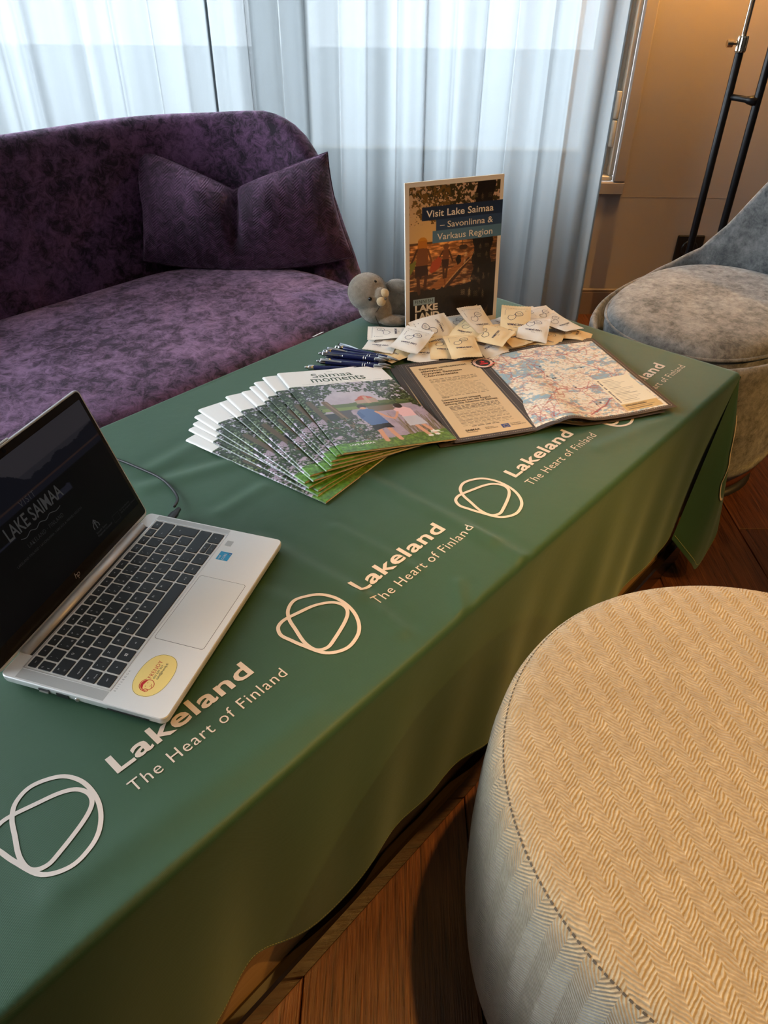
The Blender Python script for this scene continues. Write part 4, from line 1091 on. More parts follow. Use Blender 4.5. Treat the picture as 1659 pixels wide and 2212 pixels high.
# ================================================================== fanned magazines
MW, MH = 0.207, 0.296
def cover_picture():
    W_, H_ = 200, 293; p = Pic(W_, H_, (236, 237, 236)); X, Y = p.X, p.Y
    y0 = 0.205; top = y0 + 0.004 * np.sin(X * 9)
    ph = Y > top
    nA = vnoise(H_, W_, 10, 21); nB = vnoise(H_, W_, 26, 22, 3); nC = vnoise(H_, W_, 60, 23, 2); nD = vnoise(H_, W_, 5, 24, 3)
    sky = np.stack([0.80 - 0.16 * nA, 0.78 - 0.17 * nA, 0.82 - 0.13 * nA], -1)
    p.put(ph, sky)
    # far shore and the castle
    p.put((Y > 0.46 + 0.02 * nB) & (Y < 0.545), (92, 108, 62)); p.put((Y > 0.49 + 0.03 * nB) & (Y < 0.53) & (X > 0.5), (70, 86, 52))
    p.poly([(0.46, 0.485), (0.46, 0.445), (0.49, 0.425), (0.52, 0.405), (0.55, 0.392), (0.60, 0.400), (0.64, 0.425), (0.66, 0.445), (0.66, 0.485)], (176, 150, 132))
    p.poly([(0.45, 0.447), (0.49, 0.424), (0.52, 0.402), (0.555, 0.388), (0.60, 0.398), (0.645, 0.424), (0.60, 0.430), (0.55, 0.440)], (186, 86, 62)); p.rect(0.555, 0.402, 0.59, 0.49, (190, 160, 140))
    # water
    wt = (Y > 0.535) & (Y < 0.90); wc = np.stack([0.72 - 0.12 * nB, 0.66 - 0.12 * nB, 0.72 - 0.10 * nB], -1); p.put(wt, wc)
    p.put((Y > 0.53) & (Y < 0.60) & (np.abs(X - 0.62) < 0.14 + 0.1 * (nB - .5)), (104, 92, 70), 0.8); p.put((Y > 0.53) & (Y < 0.66) & (np.abs(X - 0.30) < 0.05 + 0.05 * (nB - .5)), (64, 62, 60), 0.85)
    p.put((Y > 0.515) & (Y < 0.552) & (X < 0.44), (120, 140, 70))
    # foliage: left mass, right mass, hanging twigs
    leafn = 0.55 * nB + 0.45 * nC
    lm = ph & (Y < 0.66) & ((X - 0.10) / 0.40 + (Y - y0) / 0.62 + 0.55 * (nA - 0.5) < 0.55) 
    rm = ph & (Y < 0.62) & ((1.02 - X) / 0.50 + np.abs(Y - 0.33) / 0.36 + 0.7 * (nA - 0.5) < 0.78)
    tw = ph & (Y < 0.30 + 0.10 * nD) & (leafn > 0.50)
    dk = np.stack([0.07 + 0.40 * (leafn - .35), 0.115 + 0.50 * (leafn - .35), 0.05 + 0.26 * (leafn - .35)], -1)
    for k in (lm & (leafn > 0.36), rm & (leafn > 0.40), tw): p.put(k, dk)
    p.put((lm | rm) & (nC > 0.70), (150, 164, 140), 0.7)
    # trunks and the dark landing stage on the left
    p.rect(0.10, 0.575, 0.22, 0.66, (46, 50, 52)); p.line([(0.09, 0.572), (0.24, 0.572)], 0.008, (170, 176, 160))
    p.line([(0.19, 0.44), (0.24, 0.62), (0.30, 0.88)], 0.060, (104, 84, 62)); p.line([(0.20, 0.44), (0.25, 0.62), (0.31, 0.88)], 0.018, (138, 114, 86)); p.line([(0.06, 0.42), (0.10, 0.70), (0.15, 0.90)], 0.05, (92, 76, 58))
    # bush bottom left, reeds right, grass
    bush = (Y > 0.60) & (((X - 0.20) / 0.26) ** 2 + ((Y - 0.79) / 0.16) ** 2 + 1.3 * (nB - 0.5) < 1)
    p.put(bush & (leafn > 0.42), dk * 1.15); p.put(bush & (nC > 0.74), (190, 186, 182), 0.7)
    r = np.random.default_rng(5)
    for _ in range(70):
        xx = 0.66 + 0.36 * r.random(); yy = 0.86 + 0.06 * r.random(); p.line([(xx, yy), (xx + 0.10 * (r.random() - .35), yy - 0.10 - 0.14 * r.random())], 0.006, tuple(np.array((96, 82, 48)) + 40 * r.random()), 0.8)
    gy = 0.895 - 0.03 * np.clip((X - 0.55) * 2, -0.4, 1) + 0.02 * (nB - .5)
    g = np.stack([0.36 + 0.30 * (nC - .5), 0.47 + 0.34 * (nC - .5), 0.16 + 0.2 * (nC - .5)], -1); p.put(Y > gy, g); p.put((Y > gy) & (X < 0.3), g * np.array([0.9, 1.08, 0.9]))
    # man in blue shirt and black shorts, woman in pink top and pale skirt, seen from behind hand in hand
    sk = (214, 158, 128)
    p.line([(0.455, 0.77), (0.435, 0.86), (0.43, 0.925)], 0.042, sk); p.line([(0.535, 0.77), (0.535, 0.85), (0.55, 0.925)], 0.042, sk)
    p.poly([(0.415, 0.735), (0.57, 0.725), (0.585, 0.80), (0.50, 0.79), (0.40, 0.815)], (30, 30, 32))
    p.poly([(0.40, 0.575), (0.44, 0.555), (0.50, 0.555), (0.545, 0.575), (0.575, 0.74), (0.41, 0.75), (0.375, 0.65)], (84, 112, 164)); p.poly([(0.375, 0.60), (0.41, 0.57), (0.43, 0.64), (0.385, 0.665)], (70, 98, 150))
    p.line([(0.55, 0.60), (0.60, 0.665), (0.655, 0.70)], 0.026, sk); p.ell(0.468, 0.525, 0.040, 0.026, (66, 50, 42)); p.ell(0.468, 0.545, 0.028, 0.014, sk)
    p.line([(0.78, 0.79), (0.80, 0.87), (0.815, 0.92)], 0.038, sk); p.line([(0.84, 0.79), (0.87, 0.86), (0.88, 0.915)], 0.038, sk); p.ell(0.815, 0.928, 0.024, 0.010, (235, 232, 228)); p.ell(0.882, 0.922, 0.024, 0.010, (235, 232, 228))
    p.poly([(0.735, 0.68), (0.865, 0.675), (0.895, 0.795), (0.72, 0.80)], (196, 196, 206)); p.poly([(0.715, 0.595), (0.76, 0.575), (0.83, 0.575), (0.875, 0.605), (0.865, 0.69), (0.74, 0.69)], (232, 190, 196))
    p.line([(0.73, 0.63), (0.69, 0.675), (0.655, 0.70)], 0.022, sk); p.ell(0.785, 0.555, 0.040, 0.030, (40, 30, 28))
    # boat emblem at the lower right
    p.line([(0.82, 0.905), (0.95, 0.903)], 0.006, (235, 235, 230)); p.poly([(0.84, 0.897), (0.85, 0.878), (0.87, 0.878), (0.88, 0.866), (0.895, 0.878), (0.92, 0.878), (0.93, 0.895)], (235, 235, 230))
    return p.a
def cover_bend(X, Y):   # spine rolls down slightly, free edge of the cover lifts a little
    return -0.0024 * (1 - np.sqrt(np.clip(1 - (np.clip(0.0045 - X, 0, 0.0045) / 0.0045) ** 2, 0, 1)))
mat_cover = print_material('glossy_cover_print', 0.28)
cov = image_grid('cover', cover_picture(), MW, MH, cover_bend); cov.materials.append(mat_cover)
TH = 0.0029
m_pages = mat('page_edges', srgb(206, 180, 140), 0.7); n = NT(m_pages)
n.l(n.ramp(n.noise(n.coord('Object', scale=(8, 8, 2600)), 1.0, 2), [(0.35, srgb(150, 122, 88)), (0.6, srgb(226, 204, 166))]), n.b.inputs['Base Color'])
m_coverpaper = mat('cover_paper', srgb(232, 232, 230), 0.35)
bk = MB()
def pg_ring(z, ins=0.0006): return [(0.0034, -ins, z), (MW - ins, -ins, z), (MW - ins, -MH + ins, z), (0.0034, -MH + ins, z)]
bk.loft([pg_ring(-TH + 0.0003), pg_ring(-0.0003)]); pages_me = bk.build('pages', m_pages); 
bkc = MB()
sp_ = [(0.0, -TH), (-0.0006, -TH * 0.75), (-0.0007, -TH * 0.4), (-0.0002, -0.0010)]
bkc.add([(MW, 0, -TH), (0, 0, -TH), (0, -MH, -TH), (MW, -MH, -TH)], [(0, 1, 2, 3)])
back_me = bkc.build('back_cover', m_coverpaper)
tt = MB()
g1 = text_fit('Saimaa', 0.058, 0.138, -0.0315, -0.0150, 0.004, 1.0, 'S'); g2 = text_fit('moments', 0.050, 0.157, -0.0500, -0.0365, 0.004, 1.0, 'x')
flat(tt, g1, 0.0002); flat(tt, g2, 0.0002)
m_tgreen = mat('dark_green_print', srgb(36, 70, 54), 0.5); m_tgrey = mat('grey_small_print', srgb(130, 138, 132), 0.5); m_twhite = mat('white_small_print', (0.85, 0.85, 0.83), 0.5)
title_me = tt.build('title', m_tgreen)
t2 = MB(); flat(t2, text_fit('2024', 0.093, 0.104, -0.0110, -0.0085, 0, 1.0), 0.0002); sub_me = t2.build('issue_year', m_tgrey)
t3 = MB(); flat(t3, text_fit('Savonlinna | Punkaharju | Rantasalmi | Savonranta | Enonkoski | Sulkava', 0.028, 0.184, -0.0563, -0.0545, 0, 1.0), 0.0002); sub2_me = t3.build('place_names', m_tgrey)
t4 = MB(); flat(t4, text_fit('LAKE SAIMAA', 0.022, 0.066, -0.2790, -0.2740, 0.012, 1.0), 0.0002); logo_me = t4.build('cover_logo', m_twhite)
protos = [pages_me, back_me, title_me, sub_me, sub2_me, logo_me]
MAGS = [(-0.1308, 1.0956, -63.5), (-0.1484, 1.0898, -59.9), (-0.1586, 1.0774, -58.5), (-0.162, 1.0682, -57.0), (-0.1717, 1.056, -55.7), (-0.1969, 1.0455, -55.0), (-0.1978, 1.032, -52.1), (-0.2214, 1.0221, -46.6), (-0.2197, 1.0085, -43.9), (-0.2122, 0.9977, -40.0), (-0.2145, 0.9865, -38.5), (-0.2079, 0.9657, -34.9)]
ORD = ['top', 'second', 'third', 'fourth', 'fifth', 'sixth', 'seventh', 'eighth', 'ninth', 'tenth', 'eleventh']
for i, (cx_, cy_, an) in enumerate(MAGS):
    ang = math.radians(an) + PI / 2        # spine runs top to bottom; local -y follows it
    d_ = np.array([math.cos(math.radians(an)), math.sin(math.radians(an))])
    o_ = np.array([cx_, cy_]) - d_ * MH / 2
    lab = 'topmost magazine of the fan, cover with a couple holding hands by a lake' if i == 0 else ('bottom magazine of the fan, lying on the cloth with its white corner lifted' if i == 11 else f'fanned lake magazine, {ORD[i]} from the top of the fan')
    mg = thing('magazine', lab, 'magazine', (float(o_[0]), float(o_[1]), Z0 + 0.0014 + TH * (12 - i) - 0.0 + 0.0001 * (12 - i)), ang, 'fanned magazines')
    mg.rotation_euler = (0, math.radians(8.0) * (12 - i) / 12 - math.radians(0.3), ang)
    link('cover', cov, mg)
    for pr in protos:
        if i == 0: pr.parent = mg
        elif pr in (pages_me, back_me) or i < 12:
            c_ = pr.copy(); COL.objects.link(c_); c_.parent = mg

# ================================================================== stack of folded-out maps
PW, PH = 0.420, 0.297
def map_picture():
    W_, H_ = 350, 248; p = Pic(W_, H_, (62, 54, 50)); X, Y = p.X, p.Y
    nB = vnoise(H_, W_, 40, 31, 3); p.put(np.ones_like(X), p.a * (0.9 + 0.2 * nB[..., None]))
    p.rect(0.030, 0.045, 0.345, 0.955, (214, 184, 142)); 
    # body copy, too small to read: grey broken rows
    r = np.random.default_rng(3)
    def rows(y0, y1, k, x0=0.075, x1=0.30, col=(120, 100, 76), h=0.006):
        for q in range(k):
            yy = y0 + (y1 - y0) * q / max(1, k - 1); xx = x0; xe = x1 - (0.0 if r.random() < 0.75 else r.random() * 0.12)
            while xx < xe:
                wd = 0.008 + 0.022 * r.random(); p.rect(xx, yy, min(xx + wd, xe), yy + h, col, 0.75); xx += wd + 0.005
    rows(0.250, 0.292, 4, col=(96, 78, 58)); rows(0.315, 0.478, 11); rows(0.490, 0.492, 1, 0.075, 0.22, (60, 48, 36)); rows(0.608, 0.655, 4, col=(60, 48, 36)); rows(0.675, 0.835, 12); rows(0.850, 0.852, 1, 0.11, 0.23, (60, 48, 36))
    # logos along the bottom of the text page
    p.rect(0.228, 0.878, 0.262, 0.918, (48, 60, 120)); 
    for k in range(10): p.ell(0.245 + 0.009 * math.cos(k * .628), 0.898 + 0.0125 * math.sin(k * .628), 0.0016, 0.0022, (230, 200, 80))
    # the map itself
    mp = (X > 0.395) & (X < 0.970) & (Y > 0.040) & (Y < 0.960)
    nL = vnoise(H_, W_, 20, 41, 5, 1.4); nF = vnoise(H_, W_, 70, 42, 3, 2.0); nG = vnoise(H_, W_, 6, 43, 3)
    base = np.stack([0.93 + 0 * X, 0.90 - 0.03 * nG, 0.84 - 0.06 * nG], -1); p.put(mp, base)
    lake = (nL + 0.35 * (nF - 0.5) + 0.30 * (nG - 0.5)) > 0.585
    p.put(mp & lake, (150, 178, 192)); p.put(mp & (nF > 0.66) & ~lake, (170, 186, 190), 0.7); p.put(mp & (vnoise(H_, W_, 90, 44, 2) > 0.68), (205, 182, 150), 0.8)
    hubs = [(0.60, 0.36), (0.56, 0.12), (0.78, 0.18), (0.50, 0.72), (0.72, 0.62), (0.86, 0.42), (0.44, 0.40), (0.66, 0.90), (0.90, 0.12), (0.45, 0.92), (0.93, 0.60), (0.58, 0.60), (0.42, 0.10)]
    def road(a, b, wd, col, jit=0.018):
        n_ = 9; pts = []
        for q in range(n_ + 1):
            s = q / n_; e_ = math.sin(PI * s); pts.append((a[0] + (b[0] - a[0]) * s + jit * e_ * r.normal(), a[1] + (b[1] - a[1]) * s + jit * 1.3 * e_ * r.normal()))
        p.line(pts, wd, col, 0.85)
    for _ in range(210):
        a = (0.40 + 0.565 * r.random(), 0.05 + 0.90 * r.random()); th = r.random() * 6.28; L = 0.04 + 0.08 * r.random()
        b = (min(max(a[0] + L * math.cos(th), 0.4), 0.965), min(max(a[1] + L * 1.4 * math.sin(th), 0.045), 0.955)); road(a, b, 0.0016, (186, 128, 112), 0.010)
    for i in range(len(hubs)):
        ds = sorted(range(len(hubs)), key=lambda j: (hubs[i][0] - hubs[j][0]) ** 2 + (hubs[i][1] - hubs[j][1]) ** 2)[1:4]
        for j in ds: road(hubs[i], hubs[j], 0.0024, (176, 78, 70))
    road((0.62, 0.93), (0.84, 0.72), 0.0060, (160, 58, 66), 0.006)
    for hx_, hy_ in hubs: p.ell(hx_, hy_, 0.004, 0.005, (170, 70, 62))
    for _ in range(9): p.ell(0.45 + 0.45 * r.random(), 0.1 + 0.75 * r.random(), 0.0055, 0.008, (60, 62, 74))
    # legend panel
    p.rect(0.785, 0.540, 0.955, 0.905, (240, 226, 196)); p.rect(0.785, 0.865, 0.955, 0.945, (214, 178, 118))
    for k in range(17):
        yy = 0.565 + 0.0170 * k
        if k not in (4, 7): p.ell(0.797, yy, 0.0045, 0.0064, (66, 62, 70))
        p.rect(0.812, yy - 0.002, 0.812 + 0.05 + 0.06 * r.random(), yy + 0.003, (176, 160, 136), 0.8)
    p.rect(0.800, 0.885, 0.900, 0.893, (70, 58, 44)); p.rect(0.800, 0.905, 0.93, 0.911, (120, 98, 70)); p.rect(0.800, 0.922, 0.91, 0.928, (120, 98, 70))
    p.rect(0.970, 0.0, 1.0, 1.0, (62, 54, 50)); p.rect(0.345, 0.0, 0.395, 1.0, (62, 54, 50))
    return p.a
def map_wave(X, Y):
    x = X / PW; y = -Y / PH
    return 0.0125 * np.exp(-((x - 0.50) / 0.085) ** 2) * np.clip(y * 1.35 - 0.25, 0, 1.1) + 0.010 * np.exp(-((x - 0.72) / 0.20) ** 2) * np.clip(0.75 - y * 1.3, 0, 1) + 0.004 * np.exp(-((x - 0.98) / 0.12) ** 2)
map_me = image_grid('map_face', map_picture(), PW, PH, map_wave); map_me.materials.append(print_material('matte_map_print', 0.55))
m_mapedge = mat('map_paper_back', srgb(120, 104, 92), 0.7); m_brown = mat('dark_brown_print', srgb(58, 46, 36), 0.6)
def map_lift(geo, z=0.0004):
    V, F = geo; return [(v[0], v[1], float(map_wave(v[0], v[1])) + z) for v in V], F
MAPO, MAPA = np.array([0.0300, 1.3300]), math.atan2(0.122, 0.400)
def map_back():
    xs = np.linspace(0, PW, 40); ys = -np.linspace(0, PH, 24); XX, YY = np.meshgrid(xs, ys); ZZ = map_wave(XX, YY) - 0.0005
    q = MB(); q.grid(np.stack([XX, YY, ZZ], -1), 0, False)
    # cut edge all round
    per = [(x, 0) for x in xs] + [(PW, y) for y in ys[1:]] + [(x, -PH) for x in xs[::-1][1:]] + [(0, y) for y in ys[::-1][1:]]
    z_ = [float(map_wave(np.array(a), np.array(b))) for a, b in per]
    q.grid(np.array([[(a, b, c_ - 0.0005) for (a, b), c_ in zip(per, z_)], [(a, b, c_) for (a, b), c_ in zip(per, z_)]])); return q
mb_me = None
for k in range(5):      # k = 0 is the top sheet
    off = np.array([-0.004 * k - 0.002 * (k > 1), 0.0015 * k]) if k else np.zeros(2)
    if k == 4: off = off + np.array([-0.004, -0.012])
    lab = ['top sheet of the tourist map stack, map and text page with dark stitched border', 'second sheet of the map stack, edge showing at the left', 'third sheet of the map stack, edge showing at the left', 'fourth sheet of the map stack, edge showing at the left', 'bottom sheet of the map stack, its near edge slid out towards the viewer'][k]
    mp_ = thing('map_sheet', lab, 'map', (float(MAPO[0] + off[0]), float(MAPO[1] + off[1]), Z0 + 0.0062 - 0.0011 * k), MAPA + (0.0, 0.006, 0.012, 0.016, -0.012)[k], 'stack of tourist maps')
    link('map_face', map_me, mp_)
    if mb_me is None: ob = map_back().build('map_back', m_mapedge, mp_); mb_me = ob.data
    else: link('map_back', mb_me, mp_)
    if k == 0:
        for s, x0, x1, y0, y1, rf in (('Saimaan uniikeimmat', .027, .118, -.0330, -.0270, 'S'), ('elämykset', .027, .066, -.0430, -.0370, 'l'), ('löytyvät Saimaan', .027, .101, -.0530, -.0470, 'l'), ('Charmanteista', .027, .090, -.0630, -.0570, 'C'),
                                   ("Saimaa's most unique", .027, .096, -.1600, -.1550, 'S'), ('experiences can be found', .027, .112, -.1680, -.1630, 'f'), ('among the Charms of Saimaa', .027, .122, -.1760, -.1710, 'C'), ('SAIMAA', .030, .050, -.2690, -.2640, 'S'), ('TRAVEL FINLAND', .030, .050, -.2735, -.2712, 'S'),
                                   ('South Savo', .066, .082, -.2655, -.2630, 'S'), ('Regional Council', .066, .088, -.2695, -.2670, 'R'), ('Co-funded by', .113, .132, -.2650, -.2620, 'C'), ('the European Union', .113, .140, -.2700, -.2670, 'E'), ('SAIMAA TRAVEL FINLAND', .337, .376, -.2640, -.2615, 'S')):
            q = MB(); q.add(*map_lift(text_fit(s, x0, x1 + .006 * (y1 - y0 > .0045), y0, y1 + .0012 * (y1 - y0 > .0045), 0.012, 1.0, rf))); q.build('map_heading' if y1 - y0 > 0.0045 else 'map_caption', m_brown, mp_)
        q = MB()    # dashed stitching printed along the border
        for xa, ya, xb, yb in ((.0065, -.0065, .4135, -.0065), (.4135, -.0065, .4135, -.2905), (.4135, -.2905, .0065, -.2905), (.0065, -.2905, .0065, -.0065), (.1490, -.0065, .1490, -.2905), (.1615, -.0065, .1615, -.2905)):
            L = math.hypot(xb - xa, yb - ya); n_ = int(L / .0042)
            for i in range(n_):
                s0, s1 = (i + .15) / n_, (i + .8) / n_; q.add(*map_lift(stroke([(xa + (xb - xa) * s0, ya + (yb - ya) * s0), (xa + (xb - xa) * s1, ya + (yb - ya) * s1)], .0006), .0005))
        o = q.build('border_stitching', mat('pale_stitch_print', srgb(205, 190, 170), 0.6), mp_); o['kind'] = 'stuff'
        # round seal badge on the divider
        bx, by = .1570, -.0360; bd = MB()
        sc_ = np.array([(bx + (.0225 + .0016 * math.cos(18 * a)) * math.cos(a), by + (.0225 + .0016 * math.cos(18 * a)) * math.sin(a)) for a in np.linspace(0, 2 * PI, 108, endpoint=False)])
        bd.add(*map_lift((sc_, [tuple(range(108))]), .0008), 0); bd.add(*map_lift(disc((bx, by), .0200, 40), .0010), 1); bd.add(*map_lift(disc((bx, by), .0145, 36), .0012), 0)
        for a in np.linspace(0.3, PI - .3, 15): bd.add(*map_lift(stroke([(bx + .0158 * math.cos(a), by + .0158 * math.sin(a)), (bx + .0186 * math.cos(a), by + .0186 * math.sin(a))], .0012), .0012), 0)
        star = [(bx + (.0065 if i % 2 == 0 else .0028) * math.cos(PI / 2 + i * PI / 5), by + .003 + (.0065 if i % 2 == 0 else .0028) * math.sin(PI / 2 + i * PI / 5)) for i in range(10)]
        bd.add(*map_lift((np.array(star), [tuple(range(10))]), .0015), 2); bd.add(*map_lift(rect(bx - .0085, by - .0075, bx + .0085, by - .0035), .0015), 2); bd.add(*map_lift(stroke(spline([(bx + .004, by - .018), (bx + .012, by - .014), (bx + .018, by - .0095), (bx + .023, by - .006)], False, 5), .0028), .0017), 3)
        bd.build('round_badge', [mat('badge_black', (0.02, 0.016, 0.014), 0.5), mat('badge_cream', srgb(240, 200, 180), 0.5), mat('badge_red', srgb(210, 40, 50), 0.5), mat('badge_coral', srgb(232, 120, 110), 0.5)], mp_)

# ================================================================== standing poster
GW, GH = 0.210, 0.297
def poster_picture():
    W_, H_ = 230, 325; p = Pic(W_, H_, (226, 212, 196)); X, Y = p.X, p.Y
    bx0, bx1, by0, by1 = 0.040, 0.960, 0.028, 0.972
    ins = (X > bx0) & (X < bx1) & (Y > by0) & (Y < by1)
    nA = vnoise(H_, W_, 8, 51); nB = vnoise(H_, W_, 34, 52, 3); nC = vnoise(H_, W_, 70, 53, 2); nW = vnoise(H_, W_, 16, 54, 4, 4.0); nV = vnoise(H_, W_, 30, 55, 3, 0.5)
    glow = np.exp(-(((X - 0.28) / 0.38) ** 2 + ((Y - 0.36) / 0.22) ** 2))
    sky = np.stack([0.78 + 0.10 * glow, 0.63 + 0.06 * glow, 0.52 - 0.10 * glow], -1); p.put(ins, sky)
    # lake with low sun glitter
    lake = ins & (Y > 0.425) & (Y < 0.80); gl = np.clip((nW - 0.40) * 3.2, 0, 1)
    lc = np.stack([0.34 + 0.50 * gl, 0.20 + 0.38 * gl, 0.10 + 0.25 * gl], -1); lc = lc * (1 - 0.4 * np.clip((X - 0.55) * 1.6, 0, 1))[..., None]; lc += np.stack([0.34 * glow, 0.20 * glow, 0.06 * glow], -1) * (Y < 0.62)[..., None]; p.put(lake, lc)
    p.put(ins & (Y > 0.415) & (Y < 0.432) & (X < 0.30), (96, 64, 34))
    # wooden jetty running up to the right
    p.poly([(0.22, 0.800), (0.40, 0.800), (0.78, 0.505), (0.70, 0.510)], (160, 96, 44)); 
    for k in range(12):
        s = k / 11; p.line([(0.25 + 0.47 * s, 0.79 - 0.275 * s), (0.42 + 0.36 * s, 0.79 - 0.28 * s)], 0.004, (110, 62, 28), 0.7)
    p.line([(0.40, 0.815), (0.56, 0.68), (0.66, 0.585)], 0.035, (64, 36, 22)); p.line([(0.38, 0.80), (0.55, 0.665), (0.80, 0.50)], 0.010, (205, 150, 90)); p.poly([(0.52, 0.575), (0.545, 0.540), (0.575, 0.545), (0.58, 0.60), (0.545, 0.625)], (30, 18, 14))
    p.line([(0.58, 0.485), (0.62, 0.485)], 0.05, (70, 44, 28)); p.line([(0.59, 0.43), (0.59, 0.48)], 0.006, (70, 44, 28)); p.line([(0.68, 0.43), (0.68, 0.48)], 0.006, (70, 44, 28)); p.line([(0.57, 0.45), (0.70, 0.45)], 0.006, (70, 44, 28))
    # dark bank in the foreground
    bank = ins & (Y > 0.795 + 0.03 * (nB - .5) - 0.06 * np.clip((X - 0.52) * 2, 0, 1)); p.put(bank, np.stack([0.13 + 0.10 * (nC - .5), 0.080 + 0.05 * (nC - .5), 0.045 + 0.03 * (nC - .5)], -1))
    # birch leaves hanging from the top and the big dark trunk on the right
    leaf = ins & (Y < 0.27) & ((0.35 * nC + 0.65 * nB) > 0.40 + 0.55 * np.clip((Y - 0.06) * 2.4, 0, 1) * (0.4 + nV) * 0.75 + 0.10 * np.clip((0.25 - X) * 4, 0, 1)); p.put(leaf, np.stack([0.20 + 0.16 * (nC - .4), 0.155 + 0.13 * (nC - .4), 0.05 + 0.02 * nC], -1))
    p.put(leaf & (X < 0.45) & (nB > 0.55), (150, 104, 36), 0.6)
    tk = ins & (X > 0.705 + 0.012 * np.sin(Y * 40) - 0.02 * (Y - .5)) & (X < 0.90 + 0.014 * np.sin(Y * 31)) ; p.put(tk, np.stack([0.095 + 0.10 * (nC - .5), 0.055 + 0.05 * (nC - .5), 0.035 + 0.03 * (nC - .5)], -1)); p.put(ins & (X > 0.86) & (Y > 0.63), (24, 15, 10))
    p.put(tk & (vnoise(H_, W_, 14, 57, 3) > 0.63) & (Y > 0.55), (92, 64, 48), 0.6)
    # woman with long hair carrying a green board, boy with an orange one, both from behind
    sil = (78, 42, 22); p.ell(0.175, 0.405, 0.048, 0.035, (206, 132, 34)); p.poly([(0.13, 0.40), (0.22, 0.40), (0.225, 0.485), (0.12, 0.475)], (190, 112, 30))
    p.poly([(0.125, 0.455), (0.225, 0.460), (0.235, 0.55), (0.225, 0.60), (0.105, 0.60), (0.115, 0.53)], (126, 72, 34)); p.line([(0.12, 0.465), (0.085, 0.53), (0.055, 0.575)], 0.020, sil); p.line([(0.228, 0.47), (0.262, 0.55), (0.285, 0.635)], 0.020, (120, 68, 30))
    p.poly([(0.045, 0.575), (0.11, 0.545), (0.10, 0.60), (0.045, 0.665)], (120, 118, 46)); p.poly([(0.10, 0.595), (0.228, 0.595), (0.235, 0.685), (0.175, 0.675), (0.155, 0.70), (0.100, 0.690)], (56, 30, 22))
    p.line([(0.128, 0.69), (0.132, 0.74), (0.138, 0.805)], 0.034, sil); p.line([(0.212, 0.68), (0.205, 0.73), (0.200, 0.785)], 0.032, sil); p.line([(0.20, 0.787), (0.225, 0.79)], 0.014, sil)
    p.poly([(0.245, 0.645), (0.275, 0.575), (0.345, 0.535), (0.375, 0.560), (0.365, 0.615), (0.320, 0.650), (0.265, 0.665)], (178, 72, 34)); p.ell(0.420, 0.465, 0.030, 0.024, (120, 72, 36)); p.poly([(0.385, 0.49), (0.455, 0.49), (0.450, 0.57), (0.385, 0.57)], (120, 66, 30)); p.line([(0.45, 0.50), (0.475, 0.55), (0.490, 0.585)], 0.014, sil); p.line([(0.385, 0.50), (0.355, 0.54)], 0.014, sil)
    p.poly([(0.375, 0.565), (0.452, 0.565), (0.445, 0.635), (0.385, 0.640)], (62, 34, 24)); p.line([(0.395, 0.63), (0.400, 0.715)], 0.022, sil); p.line([(0.432, 0.63), (0.420, 0.710)], 0.022, sil); p.line([(0.41, 0.73), (0.415, 0.775)], 0.016, (120, 64, 24), 0.7)
    # small pale tree and wave motifs
    r = np.random.default_rng(8)
    for k, (xx, yy) in enumerate([(0.63, 0.545), (0.70, 0.54), (0.62, 0.60), (0.77, 0.565), (0.85, 0.56), (0.62, 0.69), (0.77, 0.685), (0.69, 0.75), (0.62, 0.765), (0.76, 0.755), (0.83, 0.745), (0.61, 0.83), (0.68, 0.835), (0.75, 0.845), (0.83, 0.85), (0.71, 0.115), (0.78, 0.125), (0.86, 0.12), (0.78, 0.495), (0.85, 0.49)]):
        al = 0.55 if xx < 0.72 else 0.30
        if k % 2 == 0:
            p.line([(xx, yy - 0.022), (xx, yy + 0.022)], 0.005, (226, 200, 150), al)
            for q in (-0.010, 0.0, 0.010): p.line([(xx - 0.013, yy + q + 0.006), (xx, yy + q - 0.004), (xx + 0.013, yy + q + 0.006)], 0.005, (226, 200, 150), al)
        else:
            for q in (-0.010, 0.0, 0.010): p.line([(xx - 0.02, yy + q + .003), (xx - 0.01, yy + q - .002), (xx, yy + q + .003), (xx + 0.01, yy + q - .002), (xx + 0.02, yy + q + .003)], 0.005, (226, 200, 150), al)
    # the horizon sits high in the picture
    src = np.interp(np.arange(H_) / H_, [0, .27, .395, .712, 1.0], [0, .27, .43, .80, 1.0]) * H_
    p.a = p.a[np.clip(src.astype(int), 0, H_ - 1)]
    # stepped title bands
    p.rect(0.168, 0.1600, 1.0, 0.2450, (28, 44, 72)); p.rect(0.312, 0.2450, 1.0, 0.3150, (46, 68, 100)); p.rect(0.275, 0.3150, 1.0, 0.3960, (84, 118, 142))
    p.rect(0.080, 0.768, 0.305, 0.810, (150, 170, 180))
    return p.a
QL, QR = np.array([0.0430, 1.5000]), np.array([0.2420, 1.5680])
ga = math.atan2(QR[1] - QL[1], QR[0] - QL[0]); lean = math.radians(-2.0)
ps = thing('poster_stand', 'standing poster with two bathers on a jetty and blue title bands', 'poster', (float((QL[0] + QR[0]) / 2), float((QL[1] + QR[1]) / 2), Z0 + 0.0008), ga)
board = MB(); board.box((0, 0.003, GH / 2), (GW, 0.0055, GH), 0, 0.0004)
Rl = Matrix.Rotation(math.radians(3.0), 4, 'X')
bo = board.build('board', mat('white_foam_board', srgb(232, 224, 212), 0.55), ps); bo.rotation_euler = (-math.radians(3.0), math.radians(-1.0), 0)
pm = image_grid('poster_print', poster_picture(), GW, GH); pm.materials.append(print_material('poster_ink', 0.38))
po = link('poster_print', pm, bo, (-GW / 2, -0.0001, GH), (PI / 2, 0, 0))
m_pw = mat('poster_white_ink', srgb(236, 222, 206), 0.5); m_pd = mat('poster_dark_ink', srgb(30, 38, 44), 0.5)
